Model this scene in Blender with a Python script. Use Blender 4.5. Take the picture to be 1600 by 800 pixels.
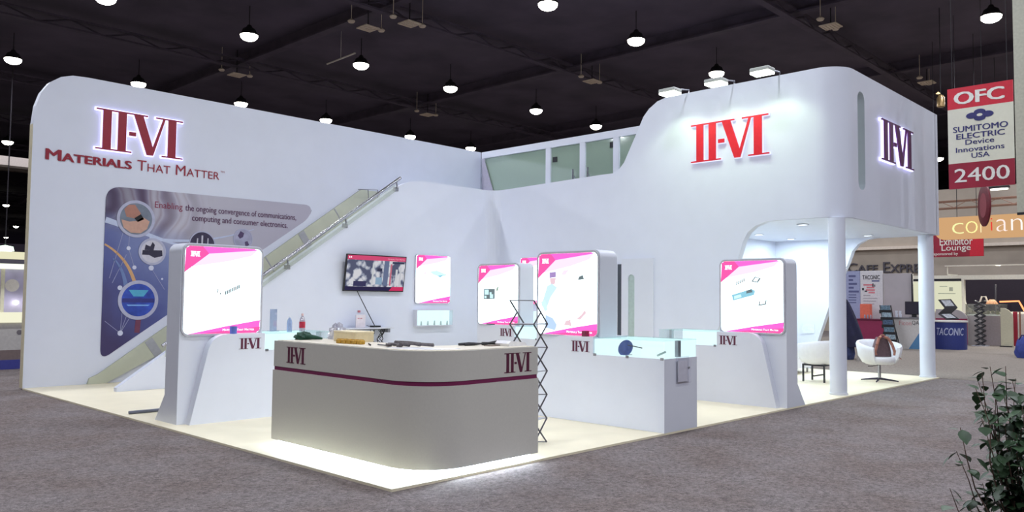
import bpy, bmesh, math, random
from mathutils import Vector, Matrix
from mathutils.geometry import tessellate_polygon

for o in list(bpy.data.objects): bpy.data.objects.remove(o)
SC = bpy.context.scene
COL = SC.collection
R = math.radians
PI = math.pi
random.seed(7)

# ------------------------------------------------------------------ camera, world, exposure
CAM = Vector((-4.00318, -5.10595, 1.5))
FW = Vector((.7217563, .6901515, .0525245)); RT = Vector((.6907005, -.7230748, .0097794)); UP = Vector((-.0447284, -.0292203, .9985718))
FPX = 1265.021
cd = bpy.data.cameras.new('camera'); cam = bpy.data.objects.new('camera', cd); COL.objects.link(cam)
cd.sensor_width = 36; cd.lens = FPX/1600*36; cd.clip_start = .05; cd.clip_end = 400
cam.matrix_world = Matrix(((RT.x, UP.x, -FW.x, CAM.x), (RT.y, UP.y, -FW.y, CAM.y), (RT.z, UP.z, -FW.z, CAM.z), (0, 0, 0, 1)))
SC.camera = cam
SC.view_settings.view_transform = 'Standard'; SC.view_settings.look = 'None'
SC.view_settings.gamma = 1; SC.view_settings.use_curve_mapping = False
SC.view_settings.exposure = 0.0
wd = bpy.data.worlds.new('world'); SC.world = wd; wd.use_nodes = True
wd.node_tree.nodes['Background'].inputs[0].default_value = (.30, .24, .36, 1)
wd.node_tree.nodes['Background'].inputs[1].default_value = .06
HALL_WATT = 86          # each high-bay lamp of the hall
HALL_COL = (.93, .965, 1.07)
FLOOD_WATT = 30
DOWN_WATT = 11.5
DOWN_COL = (.80, .95, 1.0)

# ------------------------------------------------------------------ the booth's main measures (metres; X runs along the right edge, Y along the left edge)
W, HW, LB, HB, L, HS, LG = 9.452, 5.165, 9.056, 5.372, 13.852, 2.88, 10.06
WT = 8.0           # face of the wall that carries the screen and the stairs
WTOP = 3.96

def at(x, y, ax, v):
    """point of the plane ax = v that a sight line measured in the photograph meets"""
    d = FW*FPX + RT*(x-800) - UP*(y-400); i = 'XYZ'.index(ax)
    return CAM + d*((v-CAM[i])/d[i])

# ------------------------------------------------------------------ materials
def lin(c):
    c = c/255
    return c/12.92 if c <= .04045 else ((c+.055)/1.055)**2.4
def rgb(c): return (lin(c[0]), lin(c[1]), lin(c[2]), 1)
MATS = {}
def M(name, c, rough=.5, metal=0, var=.06, scale=18, bump=0, spec=.5, detail=3):
    if name in MATS: return MATS[name]
    m = bpy.data.materials.new(name); m.use_nodes = True; nt = m.node_tree; b = nt.nodes['Principled BSDF']
    b.inputs['Roughness'].default_value = rough; b.inputs['Metallic'].default_value = metal
    b.inputs['Specular IOR Level'].default_value = spec
    tc = nt.nodes.new('ShaderNodeTexCoord'); nz = nt.nodes.new('ShaderNodeTexNoise')
    nz.inputs['Scale'].default_value = scale; nz.inputs['Detail'].default_value = detail
    nt.links.new(tc.outputs['Object'], nz.inputs['Vector'])
    rp = nt.nodes.new('ShaderNodeValToRGB'); k = rgb(c)
    rp.color_ramp.elements[0].position = .3; rp.color_ramp.elements[1].position = .7
    rp.color_ramp.elements[0].color = (k[0]*(1-var), k[1]*(1-var), k[2]*(1-var), 1)
    rp.color_ramp.elements[1].color = (min(1, k[0]*(1+var)), min(1, k[1]*(1+var)), min(1, k[2]*(1+var)), 1)
    nt.links.new(nz.outputs['Fac'], rp.inputs['Fac']); nt.links.new(rp.outputs['Color'], b.inputs['Base Color'])
    if bump:
        bp = nt.nodes.new('ShaderNodeBump'); bp.inputs['Strength'].default_value = bump; bp.inputs['Distance'].default_value = .01
        nt.links.new(nz.outputs['Fac'], bp.inputs['Height']); nt.links.new(bp.outputs['Normal'], b.inputs['Normal'])
    MATS[name] = m
    return m
def E(name, c, s=1.0):
    if name in MATS: return MATS[name]
    m = bpy.data.materials.new(name); m.use_nodes = True; nt = m.node_tree
    for n in list(nt.nodes): nt.nodes.remove(n)
    o = nt.nodes.new('ShaderNodeOutputMaterial'); e = nt.nodes.new('ShaderNodeEmission')
    e.inputs[0].default_value = rgb(c); e.inputs[1].default_value = s
    nt.links.new(e.outputs[0], o.inputs[0]); MATS[name] = m
    return m
def GLASS(name, c, refl=.12, alpha=.9):
    if name in MATS: return MATS[name]
    m = bpy.data.materials.new(name); m.use_nodes = True; nt = m.node_tree
    for n in list(nt.nodes): nt.nodes.remove(n)
    o = nt.nodes.new('ShaderNodeOutputMaterial'); t = nt.nodes.new('ShaderNodeBsdfTransparent'); g = nt.nodes.new('ShaderNodeBsdfGlossy')
    d = nt.nodes.new('ShaderNodeBsdfDiffuse'); d.inputs[0].default_value = rgb(c)
    t.inputs[0].default_value = rgb(c); g.inputs['Roughness'].default_value = .05
    mx = nt.nodes.new('ShaderNodeMixShader'); m2 = nt.nodes.new('ShaderNodeMixShader')
    mx.inputs[0].default_value = 1-alpha; nt.links.new(t.outputs[0], mx.inputs[1]); nt.links.new(d.outputs[0], mx.inputs[2])
    m2.inputs[0].default_value = refl; nt.links.new(mx.outputs[0], m2.inputs[1]); nt.links.new(g.outputs[0], m2.inputs[2])
    nt.links.new(m2.outputs[0], o.inputs[0]); MATS[name] = m
    return m

# ------------------------------------------------------------------ mesh building
class MB:
    def __init__(s): s.bm = bmesh.new(); s.smooth = False
    def quad(s, *p):
        return s.bm.faces.new([s.bm.verts.new(q) for q in p])
    def box(s, x0, x1, y0, y1, z0, z1, bev=0, seg=2):
        if x0 > x1: x0, x1 = x1, x0
        if y0 > y1: y0, y1 = y1, y0
        v = [s.bm.verts.new(p) for p in ((x0,y0,z0),(x1,y0,z0),(x1,y1,z0),(x0,y1,z0),(x0,y0,z1),(x1,y0,z1),(x1,y1,z1),(x0,y1,z1))]
        f = [s.bm.faces.new([v[i] for i in q]) for q in ((3,2,1,0),(4,5,6,7),(0,1,5,4),(1,2,6,5),(2,3,7,6),(3,0,4,7))]
        if bev:
            es = set(e for q in f for e in q.edges)
            bmesh.ops.bevel(s.bm, geom=list(es), offset=bev, segments=seg, profile=.5, affect='EDGES')
        return s
    def prism(s, loops, fn, c0, c1):
        """solid between two copies (c0, c1) of a flat outline with holes; fn(a, b, c) gives the point"""
        if not isinstance(loops[0][0], (tuple, list)): loops = [loops]
        flat = [p for l in loops for p in l]
        tri = tessellate_polygon([[Vector((p[0], p[1], 0)) for p in l] for l in loops])
        A = [s.bm.verts.new(fn(p[0], p[1], c0)) for p in flat]; B = [s.bm.verts.new(fn(p[0], p[1], c1)) for p in flat]
        for t in tri:
            for q in (A, B):
                try: s.bm.faces.new([q[i] for i in t])
                except ValueError: pass
        k = 0
        for l in loops:
            n = len(l)
            for i in range(n):
                a, b = k+i, k+(i+1) % n
                try: s.bm.faces.new((A[a], A[b], B[b], B[a]))
                except ValueError: pass
            k += n
        return s
    def tube(s, pts, r, n=8, closed=False, cap=True):
        pts = [Vector(p) for p in pts]; m = len(pts); rings = []; prev = None
        for i, p in enumerate(pts):
            if closed: t = pts[(i+1) % m]-pts[i-1]
            else: t = pts[min(i+1, m-1)]-pts[max(i-1, 0)]
            t.normalize()
            if prev is None:
                a = Vector((0, 0, 1)) if abs(t.z) < .9 else Vector((1, 0, 0)); u = t.cross(a).normalized()
            else: u = (prev-t*prev.dot(t)).normalized()
            prev = u; w = t.cross(u); rr = r[i] if isinstance(r, (list, tuple)) else r
            rings.append([s.bm.verts.new(p+(u*math.cos(2*PI*k/n)+w*math.sin(2*PI*k/n))*rr) for k in range(n)])
        for i in range(m if closed else m-1):
            a, b = rings[i], rings[(i+1) % m]
            for k in range(n): s.bm.faces.new((a[k], a[(k+1) % n], b[(k+1) % n], b[k]))
        if cap and not closed: s.bm.faces.new(rings[0][::-1]); s.bm.faces.new(rings[-1])
        return s
    def lathe(s, prof, c=(0, 0, 0), n=24, sx=1, sy=1):
        rings = []
        for r, z in prof:
            if r < 1e-6: rings.append([s.bm.verts.new((c[0], c[1], c[2]+z))])
            else: rings.append([s.bm.verts.new((c[0]+sx*r*math.cos(2*PI*k/n), c[1]+sy*r*math.sin(2*PI*k/n), c[2]+z)) for k in range(n)])
        for a, b in zip(rings, rings[1:]):
            for k in range(n):
                q = [a[k % len(a)], a[(k+1) % n % len(a)], b[(k+1) % n % len(b)], b[k % len(b)]]
                u = []
                for v in q:
                    if v not in u: u.append(v)
                if len(u) > 2: s.bm.faces.new(u)
        for rg, fl in ((rings[0], True), (rings[-1], False)):
            if len(rg) > 2: s.bm.faces.new(rg[::-1] if fl else rg)
        return s
    def grid(s, nu, nv, fn, closeu=False):
        v = [[s.bm.verts.new(fn(i/(nu if closeu else nu-1), j/(nv-1))) for j in range(nv)] for i in range(nu)]
        for i in range(nu if closeu else nu-1):
            for j in range(nv-1):
                k = (i+1) % nu
                s.bm.faces.new((v[i][j], v[k][j], v[k][j+1], v[i][j+1]))
        return s
XZ = lambda a, b, c: Vector((a, c, b))      # outline seen from the front, c runs away from the viewer
YZ = lambda a, b, c: Vector((c, a, b))
XY = lambda a, b, c: Vector((a, b, c))
ROOT = {}
def tag(o, label=None, cat=None, group=None, kind=None):
    if label: o['label'] = label
    if cat: o['category'] = cat
    if group: o['group'] = group
    if kind: o['kind'] = kind
    return o
def link_mesh(name, me, mat, parent):
    if mat: me.materials.append(mat)
    o = bpy.data.objects.new(name, me); COL.objects.link(o)
    if parent: o.parent = parent
    return o
def obj(name, mb, mat, parent=None, smooth=0, world=False, recentre=True):
    """one mesh object; world=True: the points are in the hall's own coordinates, else in the parent's"""
    bm = mb.bm
    bmesh.ops.recalc_face_normals(bm, faces=bm.faces)
    if world and parent: bm.transform(ROOT[parent.name].inverted())
    loc = Vector((0, 0, 0))
    if parent is None and recentre and len(bm.verts):
        xs = [v.co for v in bm.verts]
        loc = Vector(((min(v.x for v in xs)+max(v.x for v in xs))/2, (min(v.y for v in xs)+max(v.y for v in xs))/2, min(v.z for v in xs)))
        bm.transform(Matrix.Translation(-loc))
    me = bpy.data.meshes.new(name); bm.to_mesh(me); bm.free()
    o = link_mesh(name, me, mat, parent); o.location = loc
    if parent: ROOT[o.name] = ROOT[parent.name]
    else: ROOT[o.name] = Matrix.Translation(loc)
    if smooth:
        for p in me.polygons: p.use_smooth = True
        me.set_sharp_from_angle(angle=R(smooth))
    return o
def thing(name, label, cat, loc=(0, 0, 0), rz=0, group=None, parent=None):
    o = bpy.data.objects.new(name, None); COL.objects.link(o); o.empty_display_size = .1
    o.location = loc; o.rotation_euler = (0, 0, rz)
    if parent: o.parent = parent; ROOT[o.name] = ROOT[parent.name] @ Matrix.Translation(loc) @ Matrix.Rotation(rz, 4, 'Z')
    else:
        tag(o, label, cat, group); ROOT[o.name] = Matrix.Translation(loc) @ Matrix.Rotation(rz, 4, 'Z')
    return o
def structure(name, mb, mat, **k):
    return tag(obj(name, mb, mat, **k), kind='structure')
def copy_tree(o, parent=None):
    c = o.copy(); COL.objects.link(c); c.parent = parent
    for ch in list(o.children): copy_tree(ch, c)
    return c
def arc(cx, cy, r, a0, a1, n=8, ry=None):
    return [(cx+r*math.cos(R(a0+(a1-a0)*i/n)), cy+(ry or r)*math.sin(R(a0+(a1-a0)*i/n))) for i in range(n+1)]
def rrect(x0, x1, z0, z1, r, n=6):
    return arc(x1-r, z1-r, r, 0, 90, n)+arc(x0+r, z1-r, r, 90, 180, n)+arc(x0+r, z0+r, r, 180, 270, n)+arc(x1-r, z0+r, r, 270, 360, n)
def roundpoly(pts, rad, n=6):
    """closed outline with rounded corners"""
    out = []; m = len(pts)
    for i in range(m):
        p = Vector(pts[i]); a = Vector(pts[i-1]); b = Vector(pts[(i+1) % m]); r = rad[i] if isinstance(rad, (list, tuple)) else rad
        if r <= 0: out.append(tuple(p)); continue
        u = (a-p).normalized(); w = (b-p).normalized(); A = p+u*r; B = p+w*r
        for k in range(n+1):
            t = k/n; q = A*(1-t)**2+p*2*t*(1-t)+B*t*t; out.append(tuple(q))
    return out

# ------------------------------------------------------------------ lettering
def frame(origin, ux):
    o = Vector(origin); u = Vector(ux).normalized(); n = u.cross(Vector((0, 0, 1)))
    return lambda a, b, c=0: o+u*a+Vector((0, 0, b))+n*c
def text_mesh(lines, bold=0, caps=False, align='LEFT', spacing=1.0, shear=0, depth=0):
    cu = bpy.data.curves.new('t', 'FONT'); cu.body = lines; cu.offset = 0 if bold > 0 else bold; cu.align_x = align; cu.resolution_u = 3
    cu.space_character = spacing; cu.shear = shear; cu.extrude = depth; cu.fill_mode = 'FRONT' if not depth else 'BOTH'
    if caps:
        cu.small_caps_scale = .76
        for f in cu.body_format: f.use_small_caps = True
    ob = bpy.data.objects.new('t', cu); COL.objects.link(ob)
    dg = bpy.context.evaluated_depsgraph_get()
    me = bpy.data.meshes.new_from_object(ob.evaluated_get(dg))
    bpy.data.objects.remove(ob); bpy.data.curves.remove(cu)
    if bold > 0:                                    # heavier strokes: the outline laid side by side
        bm = bmesh.new()
        for i, dx in enumerate((-1, -.33, .33, 1)):
            k = len(bm.verts); bm.from_mesh(me); bm.verts.ensure_lookup_table()
            for v in bm.verts[k:]: v.co.x += dx*bold*1.1; v.co.y += (.45, -.3, .3, -.45)[i]*bold; v.co.z += .004*i
        bm.to_mesh(me); bm.free()
    return me
def text(name, lines, mat, fr, a, b, w=None, h=None, parent=None, bold=0, caps=False, align='LEFT', spacing=1.0, shear=0, depth=0, off=.004, world=False, label=None):
    """lettering on the frame fr: left-bottom corner (a, b), width w and height h"""
    me = text_mesh(lines, bold, caps, align, spacing, shear, depth)
    xs = [v.co.x for v in me.vertices]; ys = [v.co.y for v in me.vertices]
    x0, x1, y0, y1 = min(xs), max(xs), min(ys), max(ys)
    sx = (w/(x1-x0)) if w else None; sy = (h/(y1-y0)) if h else None
    sx = sx or sy; sy = sy or sx
    inv = ROOT[parent.name].inverted() if (world and parent) else Matrix.Identity(4)
    for v in me.vertices:
        v.co = inv @ fr(a+(v.co.x-x0)*sx, b+(v.co.y-y0)*sy, off+v.co.z*sx)
    o = link_mesh(name, me, mat, parent)
    ROOT[o.name] = ROOT[parent.name] if parent else Matrix.Identity(4)
    if label: o['label'] = label
    return o
# the exhibitor's numeral logo; unit height, 2.17 wide
def words(name, line, mat, fr, a, b, w, h, parent, **k):
    """a line of lettering, each word an object of its own"""
    kk = {q: k[q] for q in ('bold', 'caps', 'spacing') if q in k}
    def ext(s):
        me = text_mesh(s, **kk); xs = [v.co.x for v in me.vertices]; ys = [v.co.y for v in me.vertices]; bpy.data.meshes.remove(me)
        return min(xs), max(xs), min(ys), max(ys)
    X0, X1, Y0, Y1 = ext(line); pre = ''
    for i, wd in enumerate(line.split(' ')):
        pre = (pre+' '+wd) if i else wd
        r = ext(pre)[1]; e = ext(wd)
        text(name, wd, mat, fr, a+w*(r-(e[1]-e[0])-X0)/(X1-X0), b+h*(e[2]-Y0)/(Y1-Y0), w=w*(e[1]-e[0])/(X1-X0), h=h*(e[3]-e[2])/(Y1-Y0), parent=parent, **k)
def logo_polys(g=0.0, serif=.035):
    t = serif
    def bar(x0, x1, y0, y1): return [(x0-g, y0-g), (x1+g, y0-g), (x1+g, y1+g), (x0-g, y1+g)]
    out = [bar(0, 1.24, 1-t, 1), bar(.16, .36, t-.001, 1-t), bar(.52, .72, t-.001, 1-t), bar(0, .86, 0, t), bar(.79, .96, .43, .53)]
    out += [[(.90-g, 1-t+g), (1.24-g, -g), (1.40+g, -g), (1.69+g, 1-t+g), (1.63-g, 1-t+g), (1.385, .21+2*g), (1.13+g, 1-t+g)]]
    out += [bar(1.45, 2.15, 1-t, 1), bar(1.77, 1.98, t-.001, 1-t), bar(1.62, 2.17, 0, t)]
    return out
def logo(name, mat, fr, a, b, h, parent, d0, d1, g=0.0, world=False, w=None, serif=.035, label=None):
    mb = MB(); sx = (w/2.17) if w else h
    for p in logo_polys(g, serif): mb.prism(p, lambda x, y, c: fr(a+x*sx, b+y*h, c), d0, d1)
    o = obj(name, mb, mat, parent, world=world)
    if label: o['label'] = label
    return o

# ------------------------------------------------------------------ shared materials
WHITE = M('booth_white', (224, 229, 243), .45, var=.012, scale=3)
WHITE2 = M('furniture_white', (221, 225, 236), .4, var=.012, scale=4)
GREYW = M('counter_silver_white', (207, 205, 197), .38, var=.02, scale=60)
CREAM = M('cream_floor', (242, 233, 204), .45, var=.03, scale=2.5)
RED = M('logo_red', (152, 26, 50), .35, var=.05)
PLUM = M('logo_plum', (92, 26, 58), .4, var=.05)
MAGENTA = M('stripe_magenta', (120, 30, 80), .4, var=.05)
BLACK = M('black_plastic', (22, 22, 26), .4)
DARK = M('dark_metal', (52, 52, 56), .35, metal=.6)
CHROME = M('chrome', (176, 176, 182), .26, metal=1, var=.03)
STEEL = M('brushed_steel', (150, 150, 156), .3, metal=.9)
CLEAR = GLASS('clear_glass', (251, 254, 254), .06, .985)
GREENGLASS = GLASS('green_tinted_glass', (196, 216, 200), .16, .42)
LIT = E('lightbox_white', (222, 247, 255), 3.0)
PINK = E('lightbox_pink', (255, 92, 182), 1.6)
PINKD = E('lightbox_rose', (255, 80, 150), 1.5)
PINKL = E('lightbox_pale_pink', (255, 200, 245), 1.5)
LITTEXT = E('lightbox_lettering', (255, 250, 255), 2.4)
PRINTGREY = E('lightbox_print_grey', (120, 135, 140), .9)
PRINTBLUE = E('lightbox_print_blue', (142, 200, 220), 1.15)
PRINTPALE = E('lightbox_print_pale_blue', (190, 228, 240), 1.4)
SHOWLIT = E('showcase_light_panel', (222, 248, 252), 1.3)
LED = E('led_strip', (225, 240, 255), 40)
LAMP = E('lamp_glow', (255, 250, 235), 14)
# ================================================================== the hall
def carpet_material():
    m = bpy.data.materials.new('hall_carpet'); m.use_nodes = True; nt = m.node_tree; b = nt.nodes['Principled BSDF']
    b.inputs['Roughness'].default_value = .95; b.inputs['Specular IOR Level'].default_value = .15
    tc = nt.nodes.new('ShaderNodeTexCoord')
    def nz(s, d, r=.6):
        n = nt.nodes.new('ShaderNodeTexNoise'); n.inputs['Scale'].default_value = s; n.inputs['Detail'].default_value = d; n.inputs['Roughness'].default_value = r
        nt.links.new(tc.outputs['Object'], n.inputs['Vector']); return n
    a, c, e = nz(26, 6, .8), nz(1.1, 3), nz(110, 2)
    r1 = nt.nodes.new('ShaderNodeValToRGB'); r1.color_ramp.elements[0].position = .34; r1.color_ramp.elements[1].position = .66
    r1.color_ramp.elements[0].color = rgb((98, 92, 91)); r1.color_ramp.elements[1].color = rgb((162, 154, 152))
    r2 = nt.nodes.new('ShaderNodeValToRGB'); r2.color_ramp.elements[0].position = .35; r2.color_ramp.elements[1].position = .65
    r2.color_ramp.elements[0].color = rgb((236, 226, 222)); r2.color_ramp.elements[1].color = rgb((255, 253, 255))
    r3 = nt.nodes.new('ShaderNodeValToRGB'); r3.color_ramp.elements[0].position = .4; r3.color_ramp.elements[1].position = .62
    r3.color_ramp.elements[0].color = rgb((215, 215, 215)); r3.color_ramp.elements[1].color = rgb((255, 255, 255))
    for n, r in ((a, r1), (c, r2), (e, r3)): nt.links.new(n.outputs['Fac'], r.inputs['Fac'])
    m1 = nt.nodes.new('ShaderNodeMix'); m1.data_type = 'RGBA'; m1.blend_type = 'MULTIPLY'; m1.inputs[0].default_value = 1
    m2 = nt.nodes.new('ShaderNodeMix'); m2.data_type = 'RGBA'; m2.blend_type = 'MULTIPLY'; m2.inputs[0].default_value = 1
    nt.links.new(r1.outputs[0], m1.inputs[6]); nt.links.new(r2.outputs[0], m1.inputs[7])
    nt.links.new(m1.outputs[2], m2.inputs[6]); nt.links.new(r3.outputs[0], m2.inputs[7])
    nt.links.new(m2.outputs[2], b.inputs['Base Color'])
    bp = nt.nodes.new('ShaderNodeBump'); bp.inputs['Strength'].default_value = .5; bp.inputs['Distance'].default_value = .01
    nt.links.new(e.outputs['Fac'], bp.inputs['Height']); nt.links.new(bp.outputs['Normal'], b.inputs['Normal'])
    return m
mb = MB(); mb.box(-30, 140, -40, 140, -.3, -.022)
structure('floor', mb, carpet_material(), recentre=False)
mb = MB(); mb.box(L, 37.9, -3.2, 9.4, -.022, -.019)
structure('floor_aisle_carpet', mb, M('aisle_carpet', (138, 130, 122), .95, var=.25, scale=30, detail=6, spec=.1), recentre=False)
mb = MB(); mb.box(0, L, 0, W, -.022, 0)
structure('floor_booth', mb, CREAM, recentre=False)

CEIL = M('hall_ceiling_paint', (76, 68, 82), .9, var=.25, scale=.6, detail=5)
BEAM = M('hall_beam_paint', (72, 63, 77), .8, var=.2, scale=2)
mb = MB(); mb.box(-60, 170, -60, 170, 11.0, 11.2)
structure('ceiling', mb, CEIL, recentre=False)
n = 0
for i in range(-2, 8):
    mb = MB(); x = 11.3+9*i
    mb.box(x-.16, x+.16, -40, 125, 10.55, 10.62); mb.box(x-.03, x+.03, -40, 125, 10.62, 11.0)
    structure('ceiling_beam', mb, BEAM)
for j in range(-2, 12):
    mb = MB(); y = 14.9+9.05*j
    mb.box(-40, 90, y-.12, y+.12, 10.3, 10.36); mb.box(-40, 90, y-.12, y+.12, 10.62, 10.68)
    for k in range(-20, 45):
        mb.tube([(2*k, y, 10.35), (2*k+1, y, 10.64), (2*k+2, y, 10.35)], .03, 4)
    structure('ceiling_truss', mb, BEAM)

TAUPE = M('hall_wall_taupe', (176, 164, 150), .9, var=.08, scale=1.2)
mb = MB(); mb.box(38, 38.3, -40, 20, -.02, 6.9)
structure('wall_far', mb, TAUPE, recentre=False)
mb = MB(); mb.box(37.75, 38, -40, 20, 4.12, 4.26)
structure('trim_1', mb, M('wall_ledge', (222, 208, 192), .8), recentre=False)
mb = MB(); mb.box(-60, 90, 60, 60.5, 10.2, 11.0)
structure('trim_2', mb, TAUPE, recentre=False)
mb = MB()
p0, p1 = at(-60, 243, 'Y', 30), at(60, 247, 'Y', 30)
mb.box(-25, 6, 30, 30.6, at(20, 259, 'Y', 30).z, at(20, 245, 'Y', 30).z)
structure('trim_3', mb, M('hall_girder_paint', (190, 178, 170), .8), recentre=False)

# ================================================================== the booth's walls
# tall wall with rounded upper corner
o = [(-.02, 0)]+[(at(x, y, 'Y', W).x, at(x, y, 'Y', W).z) for x, y in ((58, 160), (68, 137), (90, 127.5), (125, 119.5))]
o = [(0, 0), (0, 4.25), (.03, 4.55), (.1, 4.78), (.22, 4.97), (.38, 5.09), (.56, 5.15), (.8, HW), (LG, HW), (LG, 0)]
mb = MB(); mb.prism(o, XZ, W, W+.16)
structure('wall_left', mb, WHITE, recentre=False)
mb = MB(); mb.prism([(W+.004, 0), (W+.156, 0), (W+.156, 4.25), (W+.004, 4.25)], YZ, -.004, -.0005)  # added thin strip: warm light on the wall's end face painted in as cream
structure('wall_end_lit_strip', mb, M('edge_warm_light', (226, 216, 184), .5), recentre=False)

# low wall with the sloping stair edge, screen and light box
SL = .692; X0 = .90; RI = .3
edge = lambda x: .06+SL*(x-X0)
o = [(X0, 0), (X0, .06)]
xe = X0+(WTOP-.06)/SL
o += roundpoly([(X0+.5, edge(X0+.5)), (xe, WTOP), (LB-RI, WTOP)], [0, .55, 0], 10)[0:]
o += [(LB-RI, 0)]
mb = MB(); mb.prism(o, XZ, WT, WT+.12)
# rounded inner corner that joins it to the right wall
pl = arc(LB-RI, WT-RI, RI, 90, 0, 8)
for (xa, ya), (xb, yb) in zip(pl, pl[1:]):
    mb.quad((xa, ya, 0), (xb, yb, 0), (xb, yb, WTOP), (xa, ya, WTOP))
for (xa, ya), (xb, yb) in zip(pl, pl[1:]):
    mb.quad((xa, ya, WTOP), (xb, yb, WTOP), (LB+.12, WT+.12, WTOP), (LB+.12, WT+.12, WTOP-.001))
structure('wall_back', mb, WHITE, recentre=False, smooth=30)

# right wall with its rising shoulder, arched opening, door, and the upper box
RC = .45
px = [(957.5, 270.8), (968, 263.5), (975, 254), (981, 240), (996, 205), (1005, 183), (1014, 170), (1027, 158.5), (1042, 151.5)]
sh = [(at(x, y, 'X', LB).y, at(x, y, 'X', LB).z) for x, y in px]
out = [(RC, HS), (1.16, HS), (1.36, 2.865), (1.55, 2.80), (1.68, 2.70), (1.77, 2.54), (2.26, 1.0), (2.58, 0), (WT-RI, 0), (WT-RI, WTOP), (4.95, 4.03)]+sh+[(3.1, HB), (RC, HB)]
hole_gap = [(4.36, .0), (4.46, .0), (4.46, 2.19), (4.36, 2.19)]
mb = MB(); mb.prism(out, YZ, LB, LB+.15)
cr = arc(LB+RC, RC, RC, 180, 270, 14)
for (xa, ya), (xb, yb) in zip(cr, cr[1:]):
    for z0, z1 in ((HS, 3.7), (3.7, 4.5), (4.5, HB)):
        mb.quad((xa, ya, z0), (xb, yb, z0), (xb, yb, z1), (xa, ya, z1))
slot = rrect(9.68, 9.99, 3.38, 5.05, .14)
mb.prism([[(LB+RC, HS), (L, HS), (L, HB), (LB+RC, HB)], slot], XZ, 0, .12)
bmesh.ops.remove_doubles(mb.bm, verts=mb.bm.verts, dist=.0005)
structure('wall_right', mb, WHITE, recentre=False, smooth=30)
mb = MB(); mb.box(9.6, 10.08, .121, .14, 3.3, 5.12)
structure('window_1', mb, M('slot_pale_green', (170, 196, 168), .4), recentre=False)

# far wall of the box with the second arch, the wall inside, ceiling of the room under the box
out = [(0, HS), (1.2, HS-.01), (1.42, 2.84), (1.58, 2.75), (1.70, 2.60), (1.80, 2.33), (2.18, 1.52), (2.45, .74), (2.68, 0), (W, 0), (W, 3.2), (3.6, 3.2), (3.6, HB), (0, HB)]
mb = MB(); mb.prism(out, YZ, L-.02, L+.14)
structure('wall_end', mb, WHITE, recentre=False)
mb = MB(); mb.box(LB+.15, L-.02, 3.46, 3.58, 0, HB-.3)
structure('wall_inner', mb, WHITE, recentre=False)
slab = [(LB+.01, RC), *arc(LB+RC, RC, RC-.01, 180, 270, 10)[1:], (L-.03, .01), (L-.03, 3.46), (LB+.01, 3.46)]
mb = MB(); mb.prism(slab, XY, HS-.005, HS+.1)
structure('ceiling_lounge', mb, WHITE, recentre=False)
mb = MB(); mb.box(LB+.15, L-.03, 3.58, W, 3.0, 3.12); mb.box(6.9, LB+.15, WT+.12, W, 3.0, 3.12)
structure('floor_deck', mb, WHITE, recentre=False)

# the door beside the middle kiosk, standing ajar
mb = MB(); mb.box(LB-.012, LB+.0, 4.36, 4.47, 0, 2.2)  # flat dark strip on the wall: shade of the open door gap painted in
structure('door_gap_strip', mb, M('door_gap_shade', (72, 78, 88), .8), recentre=False)
mb = MB(); mb.prism([[(3.62, .01), (4.36, .01), (4.36, 2.3), (3.62, 2.3)], rrect(4.05, 4.2, .5, 1.99, .07)], YZ, LB-.035, LB-.004)
d = structure('door_1', mb, WHITE2, recentre=False)
mb = MB(); mb.prism(rrect(4.04, 4.21, .49, 2.0, .07), YZ, LB-.016, LB-.006)
obj('handle_slot', mb, M('slot_grey_green', (178, 196, 192), .4), d, world=True)

# ================================================================== columns under the box
def column(x, y, r, label):
    t = thing('column', label, 'column', (x, y, 0))
    mb = MB(); mb.lathe([(r, 0), (r, HS-.01)], n=40); obj('shaft', mb, WHITE, t, smooth=40)
    mb = MB(); mb.lathe([(r+.012, 0), (r+.012, .03), (r, .035)], n=40); obj('base_ring', mb, WHITE2, t, smooth=40)
column(9.215, .185, .132, 'round white column at the front corner of the overhanging box')
column(13.70, .175, .142, 'round white column at the far end of the booth, beyond the chair with the bag')

# ================================================================== lamps of the hall
def lamp_mesh():
    t = thing('ceiling_lamp', 'round high-bay lamp glowing white under the dark hall ceiling', 'ceiling lamp', (0, 0, 0), group='high-bay lamps of the hall')
    mb = MB(); mb.lathe([(0, .36), (.06, .36), (.10, .28), (.2, .22), (.24, .12), (.30, .06), (.30, .02), (.285, .02)], n=20); obj('housing', mb, M('lamp_housing', (26, 24, 28), .8), t, smooth=40)
    mb = MB(); mb.lathe([(.284, .02), (.27, -.05), (.21, -.11), (.12, -.15), (0, -.165)], n=20); obj('lens', mb, LAMP, t, smooth=60)
    mb = MB(); mb.tube([(0, 0, .35), (0, 0, 1.0)], .015, 6); obj('stem', mb, M('stem_dark', (34, 30, 36), .9), t)
    return t
proto_lamp = lamp_mesh()
ld = bpy.data.lights.new('high_bay_light', 'AREA'); ld.shape = 'DISK'; ld.size = .5; ld.energy = HALL_WATT; ld.color = HALL_COL
first = True
def hall_lamp(x, y, lit=True):
    global first
    t = proto_lamp if first else copy_tree(proto_lamp); first = False
    t.location = (x, y, 10.0)
    if lit:
        lo = bpy.data.objects.new('lamp_light', ld); COL.objects.link(lo); lo.parent = t; lo.location = (0, 0, -.18)
for j in range(-2, 4):
    for i in range(-2, 7):
        hall_lamp((-.02, 4.4, 8.86, 13.3, 17.7, 22.9, 27.3)[i] if i >= 0 else -.02+4.45*i, (1.0, 10.1, 19.2, 28.15)[j] if j >= 0 else 1+9.05*j)
for p in ((12, 222), (9.5, 320.6), (25, 354), (9.5, 371)):
    q = at(*p, 'Z', 10); hall_lamp(q.x, q.y, False)
for x in (31.8, 36.2):
    for y in (1.0, 10.1, -8.05): hall_lamp(x, y)
q = at(1466, 248, 'Z', 10); hall_lamp(q.x, q.y, False)

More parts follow.
